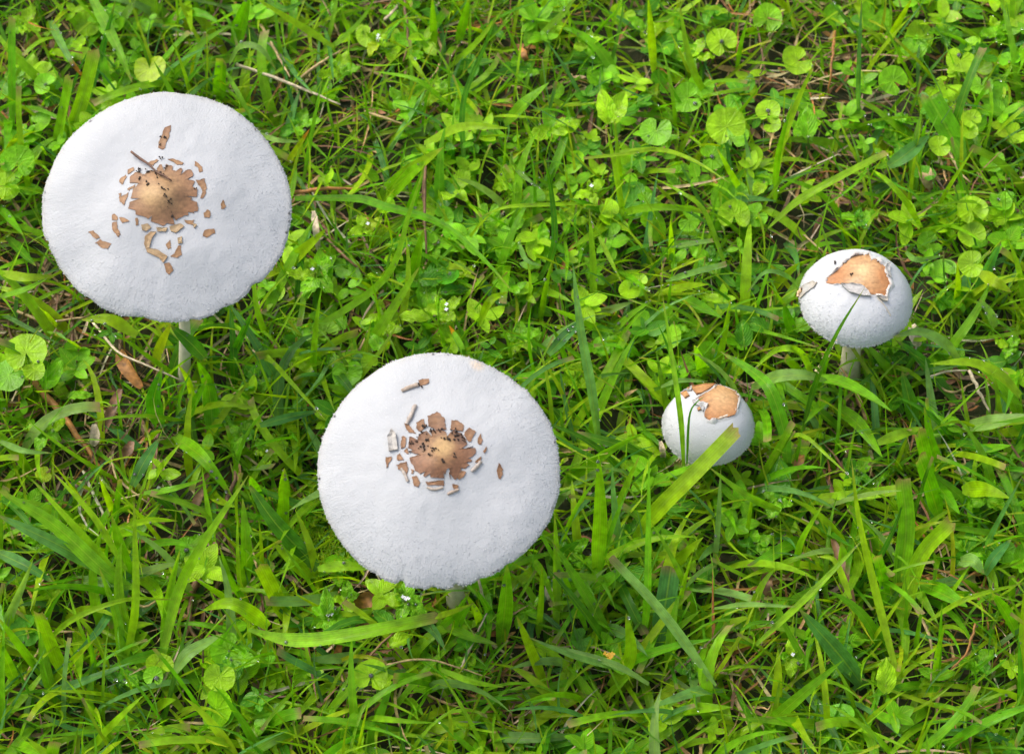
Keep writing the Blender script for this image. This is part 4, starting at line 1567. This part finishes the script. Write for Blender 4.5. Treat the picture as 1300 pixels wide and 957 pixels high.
def dead_leaf(line):
    f = line.split('|')
    pts = [tuple(float(q) for q in a.split(',')) for a in f[0].split()]
    p3 = [P(x, y, z / 1000) for x, y, z in pts]
    wd0 = float(f[1])
    n = 10
    cl = catmull(p3, n)
    o = p3[0].copy()
    V, F, C, U = [], [], [], []
    b = Vector(PAL[f[2]])
    tw = random.uniform(-0.8, 0.8)
    for i, p in enumerate(cl):
        t = i / n
        tg = (cl[min(i + 1, n)] - cl[max(i - 1, 0)]).normalized()
        nv = (-FWD - tg * (-FWD).dot(tg)).normalized()
        a = tw * (t - 0.4)
        sd = tg.cross(nv)
        sd = sd * math.cos(a) + nv * math.sin(a)
        nn = sd.cross(tg)
        wd = wd0 * mpp(p) * max(0.1, math.sin(math.pi * (0.08 + 0.86 * t))) ** 0.6 * (1 + 0.25 * noise.noise((i * 0.7, wd0, pts[0][0])))
        for u in (-0.5, -0.22, 0.1, 0.5):
            V.append(p + sd * wd * u + nn * wd * (0.9 * u * u + 0.1 * noise.noise((i * 0.8, u * 3, wd0))) - o)
            C.append(b * random.uniform(0.65, 1.3))
            U.append((u + 0.5, t))
    for i in range(n):
        for q in range(3):
            a = i * 4 + q
            F.append((a, a + 1, a + 5, a + 4))
    ob = link('dead_leaf', mesh_py('dead_leaf', V, F, M_DRY, C, U), loc=o)
    note(ob, pts[1][0], pts[1][1], ('small ' if wd0 < 12 else '') + CNAME[f[2]] + ' dead leaf curling', 'dead leaf', 'dead leaves in the grass')


for ln in DEAD.strip().splitlines():
    dead_leaf(ln)


def seed_head():
    """the small flowering spike on the stalk beside the taller small mushroom"""
    p0 = P(1040, 470, 0.05)
    V, F = [], []
    for i in range(26):
        c = P(1058 - i * 0.75 + random.gauss(0, 2), 432 + i * 1.6, 0.072 - i * 0.0009) - p0
        v, f = flower_mesh(c, random.uniform(0.5, 1.1) * 0.0009)
        o = len(V)
        V += v
        F += [tuple(q + o for q in x) for x in f]
    C = [Vector((0.5, 0.42, 0.2)) for _ in V]
    ob = link('seed_head', mesh_py('seed_head', V, F, M_DRY, C, smooth=False), loc=p0)
    ob['label'] = 'tiny straw-coloured grass seed head before the taller small mushroom'
    ob['category'] = 'seed head'


seed_head()


def yellow_flower():
    p = P(772, 832, 0.03)
    b = Vector((p.x, p.y, 0))
    rt = root('yellow_flower', b, 'tiny yellow flower low in the grass below the large mushroom with rolled scraps', 'flower')
    for q in range(5):
        V, F = flower_mesh(Vector((random.gauss(0, 0.001), random.gauss(0, 0.001), p.z)), 0.0013)
        link('petals', mesh_py('petals', V, F, M_YELLOW, smooth=False), rt)
    tv, tf = tube([Vector((0, 0, -0.002)), Vector((0, 0.001, p.z * 0.5)), Vector((0, 0, p.z))], [0.0005, 0.0004], 5, 4)
    link('stem', mesh_py('stem', tv, tf, M_BLADE, [Vector((0.12, 0.2, 0.03))] * len(tv), [(0.2, 0.5)] * len(tv)), rt)


yellow_flower()


# ------------------------------------------------------------------ the mass of the lawn
def pix(x, y, z=0.02):
    dx, dy, dz = x - CAM.x, y - CAM.y, z - CAM.z
    dep = dy * FWD.y + dz * FWD.z
    return 650 + FPX * dx / dep, 478.5 - FPX * (dy * UPV.y + dz * UPV.z) / dep


BARE = [(50, 405, 80), (170, 480, 75), (110, 560, 80), (985, 85, 105), (455, 150, 50), (1010, 200, 50), (230, 690, 60), (700, 860, 45), (470, 775, 55), (265, 770, 50),
        (1010, 742, 40), (1190, 240, 40), (420, 60, 40), (30, 75, 60), (360, 240, 40), (590, 400, 40), (730, 180, 40), (1240, 480, 60), (610, 810, 50), (900, 850, 40), (1220, 800, 40), (660, 60, 30)]
LEAFY = [(640, 130, 190), (560, 350, 150), (870, 200, 160), (450, 430, 110), (1180, 60, 150), (1230, 300, 110), (780, 40, 140), (30, 480, 70), (60, 90, 100), (500, 770, 70), (330, 560, 60), (850, 400, 90), (300, 840, 70), (985, 640, 60)]


def field(x, y, spots):
    u, v = pix(x, y)
    f = np.zeros_like(u)
    for a, b, r in spots:
        f = np.maximum(f, np.exp(-(((u - a) ** 2 + (v - b) ** 2) / (r * r))))
    return f


def vnoise(x, y, s, seed):
    return np.array([noise.noise((a * s, b * s, seed)) for a, b in zip(x, y)])


def blades_np(x, y, z, head, e0, bend, L, W, roll, fold, colB, colT, kind, segs, twist=None):
    """many blades at once; kind 0 pointed, 1 cut, 2 ovate"""
    n = len(x)
    t = np.linspace(0, 1, segs + 1)
    el = e0[:, None] - bend[:, None] * t[None, :] ** 1.3
    ds = (L / segs)[:, None]
    cx = np.cumsum(np.concatenate([np.zeros((n, 1)), np.cos(el[:, :-1]) * ds], 1), 1)
    cz = np.cumsum(np.concatenate([np.zeros((n, 1)), np.sin(el[:, :-1]) * ds], 1), 1)
    curve = rng.normal(0, 0.18, n)[:, None]
    hd = head[:, None] + curve * t[None, :] * 2
    X = x[:, None] + cx * np.cos(hd)
    Y = y[:, None] + cx * np.sin(hd)
    Z = z[:, None] + cz
    Z = np.maximum(Z, 0.002)
    Cc = np.stack([X, Y, Z], -1)
    T = np.stack([np.cos(el) * np.cos(hd), np.cos(el) * np.sin(hd), np.sin(el)], -1)
    H = np.stack([-np.sin(hd), np.cos(hd), np.zeros_like(hd)], -1)
    Nn = np.cross(T, H)
    a = roll[:, None] + (twist[:, None] * t[None, :] if twist is not None else 0)
    Sd = H * np.cos(a)[..., None] + Nn * np.sin(a)[..., None]
    Nm = np.cross(T, Sd)
    w0 = np.minimum(1.0, 0.55 + 1.6 * t) * np.maximum(0, 1 - np.maximum(0, (t - 0.35) / 0.65) ** 1.7) ** 0.8 + 0.02
    w1 = np.minimum(1.0, 0.6 + 1.4 * t) * (1 - 0.12 * t)
    w2 = np.maximum(0.03, np.sin(np.pi * (0.03 + 0.95 * t) ** 0.85)) ** 0.72
    prof = np.stack([w0, w1, w2])[kind]
    wd = W[:, None] * prof
    V = np.empty((n, segs + 1, 3, 3), np.float32)
    sg = 1.0
    for q, u in enumerate((-0.5, 0.0, 0.5)):
        off = Cc + Sd * (wd * u)[..., None]
        if u == 0:
            off = off - Nm * (wd * fold[:, None] * 0.5)[..., None]
        V[:, :, q] = off
    cols = colB[:, None, :] * (1 - t[None, :, None]) + colT[:, None, :] * t[None, :, None]
    cut = kind == 1
    cols[cut, -1] = np.array([0.34, 0.24, 0.10])
    Cv = np.repeat(cols[:, :, None, :], 3, 2)
    U = np.zeros((n, segs + 1, 3, 2), np.float32)
    U[..., 0] = np.array([0, 0.5, 1.0])[None, None, :]
    U[..., 1] = t[None, :, None]
    per = (segs + 1) * 3
    f = []
    for i in range(segs):
        for q in range(2):
            k = i * 3 + q
            f.append((k, k + 1, k + 4, k + 3))
    f = np.array(f)
    return V.reshape(n, per, 3), f, Cv.reshape(n, per, 3), U.reshape(n, per, 2)


def stuff(name, packs, mat, label, dew=0):
    VV, FF, CC, UU, off = [], [], [], [], 0
    for V, f, C, U in packs:
        bad = clashes(V)
        V, C, U = V[~bad], C[~bad], U[~bad]
        n, k, _ = V.shape
        F = f[None] + (np.arange(n) * k)[:, None, None] + off
        VV.append(V.reshape(-1, 3))
        CC.append(C.reshape(-1, 3))
        UU.append(U.reshape(-1, 2))
        FF.append(F.reshape(-1, f.shape[1]))
        off += n * k
        if dew and n:
            for i in rng.choice(n, min(n, dew), replace=False):
                p = V[i, rng.integers(k // 2, k)]
                DEW_SPOTS.append((Vector(p.tolist()), 0.8))
    o = link(name, mesh_np(name, np.concatenate(VV), np.concatenate(FF), mat, np.concatenate(CC), np.concatenate(UU)), kind='stuff')
    o['label'] = label
    return o


def area(n, near=True):
    if near:
        x = rng.uniform(-0.40, 0.40, n)
        y = rng.uniform(-0.34, 0.42, n)
    else:
        x = rng.normal(0, 0.62, n)
        y = rng.normal(0.05, 0.62, n)
        k = ~((np.abs(x) < 0.395) & (y > -0.335) & (y < 0.415))
        x, y = x[k], y[k]
    return x, y


def colours(n, keys, probs, jit=0.16):
    a = np.array([PAL[k] for k in keys])[rng.choice(len(keys), n, p=probs)]
    a = a * rng.uniform(1 - jit, 1 + jit, (n, 1))
    a[:, 0] *= rng.uniform(0.8, 1.2, n)
    return a


def thin(n, near=True, segs=7):
    x, y = area(n, near)
    keep = rng.random(len(x)) > 0.78 * field(x, y, BARE)
    if near:
        keep &= rng.random(len(x)) < 0.7 + 0.9 * vnoise(x, y, 22, 5)
    x, y = x[keep], y[keep]
    n = len(x)
    L = rng.uniform(0.014, 0.060, n)
    c = colours(n, 'LGDBY', [0.42, 0.34, 0.06, 0.08, 0.10])
    ct = c * 1.0
    return blades_np(x, y, np.zeros(n), rng.uniform(0, 2 * np.pi, n), rng.uniform(0.3, 1.3, n), rng.uniform(0.1, 1.7, n), L, rng.uniform(0.0010, 0.0024, n), rng.normal(0, 0.6, n),
                     rng.uniform(0.1, 0.6, n), c * np.array([1.1, 1.0, 1.3]), ct, (rng.random(n) < 0.12).astype(int), segs, rng.normal(0, 0.6, n))


def broad(n, near=True, segs=8):
    x, y = area(n, near)
    u, v = pix(x, y)
    pr = 0.35 + 0.65 * np.clip((v - 330) / 200, 0, 1) + 0.15 * (u < 430)
    keep = (rng.random(len(x)) > 0.8 * field(x, y, BARE)) & ((rng.random(len(x)) < pr) if near else True)
    x, y = x[keep], y[keep]
    n = len(x)
    L = rng.uniform(0.022, 0.072, n)
    c = colours(n, 'LGDBP', [0.34, 0.40, 0.10, 0.09, 0.07])
    return blades_np(x, y, np.zeros(n), rng.uniform(0, 2 * np.pi, n), rng.uniform(0.35, 1.25, n), rng.uniform(0.2, 1.9, n), L, rng.uniform(0.0022, 0.0064, n), rng.normal(0, 0.35, n),
                     rng.uniform(0.1, 0.45, n), c * np.array([1.1, 1.0, 1.3]), c, (rng.random(n) < 0.22).astype(int), segs, rng.normal(0, 0.5, n))


stuff('lawn_grass', [thin(26000), broad(5200)], M_BLADE, 'dense short wet green grass of the lawn around the mushrooms', dew=800)
stuff('outer_lawn_grass', [thin(52000, False, 3), broad(16000, False, 4)], M_BLADE, 'green grass of the lawn farther out around the mushrooms')


def leaf_plants(n):
    x, y = area(n)
    lf = field(x, y, LEAFY)
    keep = rng.random(len(x)) < (0.22 + 0.78 * lf) * (1 - 0.6 * field(x, y, BARE))
    x, y = x[keep], y[keep]
    packs = []
    hh = rng.uniform(0.004, 0.022, len(x))
    for px, py, h in zip(x, y, hh):
        k = rng.integers(3, 7)
        a0 = rng.uniform(0, 6.28)
        sz = rng.uniform(0.0065, 0.0150)
        ck = rng.choice(list('LGGDL'))
        for i in range(k):
            packs.append((px, py, h + rng.uniform(-0.003, 0.003), a0 + i * 6.283 / k + rng.normal(0, 0.2), sz * rng.uniform(0.65, 1.1), ck))
    x = np.array([p[0] for p in packs])
    y = np.array([p[1] for p in packs])
    z = np.maximum(0.003, np.array([p[2] for p in packs]))
    hd = np.array([p[3] for p in packs])
    L = np.array([p[4] for p in packs])
    c = np.array([PAL[p[5]] for p in packs]) * rng.uniform(0.82, 1.15, (len(packs), 1))
    n = len(x)
    return blades_np(x, y, z, hd, rng.uniform(-0.1, 0.7, n), rng.uniform(0, 0.9, n), L, L * rng.uniform(0.45, 0.68, n), rng.normal(0, 0.22, n), rng.uniform(-0.05, 0.3, n), c, c, np.full(n, 2), 6)


stuff('ground_cover_leaves', [leaf_plants(2000)], M_LEAF, 'low carpet of small broad weed leaves under the grass', dew=320)


def round_cover(n):
    x, y = area(n)
    u, v = pix(x, y)
    lf = np.maximum(field(x, y, [(880, 200, 150), (1200, 120, 170), (1230, 300, 110), (860, 420, 90), (30, 460, 70), (60, 90, 110), (640, 230, 150), (290, 850, 80)]), 0.05)
    keep = rng.random(n) < lf
    x, y = x[keep], y[keep]
    n = len(x)
    V0, F0, U0 = round_leaf_verts(1.0, random, 0.7, 0.15)
    V0 = np.array([tuple(v) for v in V0])
    r = rng.uniform(0.0045, 0.0085, n)
    a = rng.uniform(0, 6.283, n)
    tx, ty = rng.normal(0, 0.42, n), rng.normal(0, 0.42, n)
    V = np.empty((n, len(V0), 3), np.float32)
    ca, sa = np.cos(a)[:, None], np.sin(a)[:, None]
    X = (V0[:, 0] * ca - V0[:, 1] * sa) * r[:, None]
    Y = (V0[:, 0] * sa + V0[:, 1] * ca) * r[:, None]
    V[..., 0] = X + x[:, None]
    V[..., 1] = Y + y[:, None]
    V[..., 2] = V0[:, 2] * r[:, None] + rng.uniform(0.006, 0.022, n)[:, None] + X * tx[:, None] + Y * ty[:, None]
    c = colours(n, 'LGD', [0.35, 0.45, 0.2])
    return V, np.array(F0), np.repeat(c[:, None, :], len(V0), 1), np.repeat(np.array(U0)[None], n, 0)


stuff('round_cover_leaves', [round_cover(900)], M_ROUND, 'low carpet of small round notched leaves under the grass', dew=60)


def thatch(n):
    x, y = area(n)
    b = field(x, y, BARE)
    keep = rng.random(n) < 0.35 + 0.65 * b
    x, y = x[keep], y[keep]
    n = len(x)
    L = rng.uniform(0.012, 0.055, n)
    c = colours(n, 'TOWR', [0.36, 0.30, 0.10, 0.24], 0.35)
    return blades_np(x, y, rng.uniform(0.001, 0.009, n), rng.uniform(0, 6.283, n), rng.normal(0.08, 0.2, n), rng.normal(0.1, 0.3, n), L, rng.uniform(0.0006, 0.0022, n), rng.normal(0, 0.7, n),
                     rng.uniform(0, 0.8, n), c, c * rng.uniform(0.6, 1.1, (n, 1)), np.zeros(n, int), 5, rng.normal(0, 1.2, n))


def litter(n):
    x, y = area(n)
    keep = rng.random(n) < 0.2 + 0.8 * field(x, y, BARE)
    x, y = x[keep], y[keep]
    n = len(x)
    L = rng.uniform(0.006, 0.02, n)
    c = colours(n, 'TOR', [0.25, 0.5, 0.25], 0.35)
    return blades_np(x, y, rng.uniform(0.001, 0.008, n), rng.uniform(0, 6.283, n), rng.normal(0.1, 0.3, n), rng.normal(0.2, 0.6, n), L, rng.uniform(0.0015, 0.004, n), rng.normal(0, 0.5, n),
                     rng.uniform(-0.5, 0.5, n), c, c, np.full(n, 2), 5, rng.normal(0, 0.8, n))


stuff('dry_thatch', [thatch(14000), litter(4500)], M_DRY, 'dry tan and brown thatch lying on the soil under the grass')


def feathery(spots):
    xs, ys, zs, hd, el = [], [], [], [], []
    for px, py, r, n in spots:
        for _ in range(n):
            p = P(px + random.gauss(0, r * 0.5), py + random.gauss(0, r * 0.5), 0.012)
            a = random.uniform(0, 6.28)
            for k in range(9):
                xs.append(p.x + 0.0009 * k * math.cos(a))
                ys.append(p.y + 0.0009 * k * math.sin(a))
                zs.append(0.012 + 0.001 * k * random.random())
                hd.append(a + (0.8 if k % 2 else -0.8))
                el.append(random.uniform(-0.1, 0.6))
    n = len(xs)
    c = colours(n, 'LY', [0.6, 0.4])
    return blades_np(np.array(xs), np.array(ys), np.array(zs), np.array(hd), np.array(el), np.zeros(n), rng.uniform(0.002, 0.0042, n), np.full(n, 0.0006), np.zeros(n), np.zeros(n), c, c, np.zeros(n, int), 3)


stuff('feathery_moss', [feathery([(405, 680, 30, 70), (418, 715, 18, 30), (400, 640, 16, 20)])], M_BLADE, 'feathery yellow green moss beside the mushroom with rolled scraps')


# ------------------------------------------------------------------ dew
def dew():
    bm = bmesh.new()
    bmesh.ops.create_icosphere(bm, subdivisions=2, radius=1)
    SV = np.array([v.co[:] for v in bm.verts])
    SF = np.array([[v.index for v in f.verts] for f in bm.faces])
    bm.free()
    pts = []
    for p, k in DEW_SPOTS:
        pts.append((p.x, p.y, p.z, random.choice((0.0003, 0.0004, 0.0005, 0.0006, 0.0009)) * k))
    for c in CAPS[:3]:      # drops on the rims
        for _ in range(8):
            q = c.mat @ c.pt(0.985, random.random() * 6.28)
            pts.append((q.x, q.y, q.z, random.uniform(0.0004, 0.0007)))
    A = np.array(pts)
    V = SV[None] * A[:, None, 3:4] * np.array([1, 1, 0.8]) + (A[:, :3] + A[:, 3:4] * np.array([0, 0, 0.6]))[:, None, :]
    F = SF[None] + (np.arange(len(A)) * len(SV))[:, None, None]
    o = link('dew_drops', mesh_np('dew_drops', V.reshape(-1, 3), F.reshape(-1, 3), M_DEW), kind='stuff')
    o['label'] = 'clear dew drops beaded on the grass blades and leaves'


dew()


# ------------------------------------------------------------------ labels: each says which one
MARKS = [((211, 263), 150, 'the twig-topped mushroom'), ((556, 594), 152, 'the scrap-ringed mushroom'), ((1086, 378), 70, 'the taller small mushroom'), ((899, 537), 58, 'the shortest mushroom')]


def relation(px, py):
    best = None
    for (mx, my), r, nm in MARKS:
        d = math.hypot(px - mx, py - my) - r
        if best is None or d < best[0]:
            best = (d, mx, my, nm, r)
    d, mx, my, nm, r = best
    dx, dy = px - mx, py - my
    a = (math.degrees(math.atan2(-dy, dx)) + 360) % 360
    s_ = ['right of', 'above right of', 'above', 'above left of', 'left of', 'below left of', 'below', 'below right of'][int((a + 22.5) // 45) % 8]
    q = 'just ' if d < 35 else 'far ' if d > 170 else ''
    return q + s_ + ' ' + nm, d


ORD = ['closest', 'second closest', 'third closest', 'fourth closest', 'fifth closest', 'sixth closest', 'seventh closest', 'eighth closest', 'ninth closest', 'tenth closest']


def finish_labels():
    rows = {}
    for o, px, py, desc in LABELLED:
        rel, d = relation(px, py)
        rows.setdefault((desc, rel), []).append((d, o))
    for (desc, rel), L in rows.items():
        L.sort(key=lambda q: q[0])
        for i, (d, o) in enumerate(L):
            if len(L) == 1:
                o['label'] = desc + ' ' + rel
            else:
                near, mk = rel.split(' the ', 1)
                o['label'] = desc + ' ' + near + ' the ' + mk + ', ' + ORD[min(i, 9)]


finish_labels()
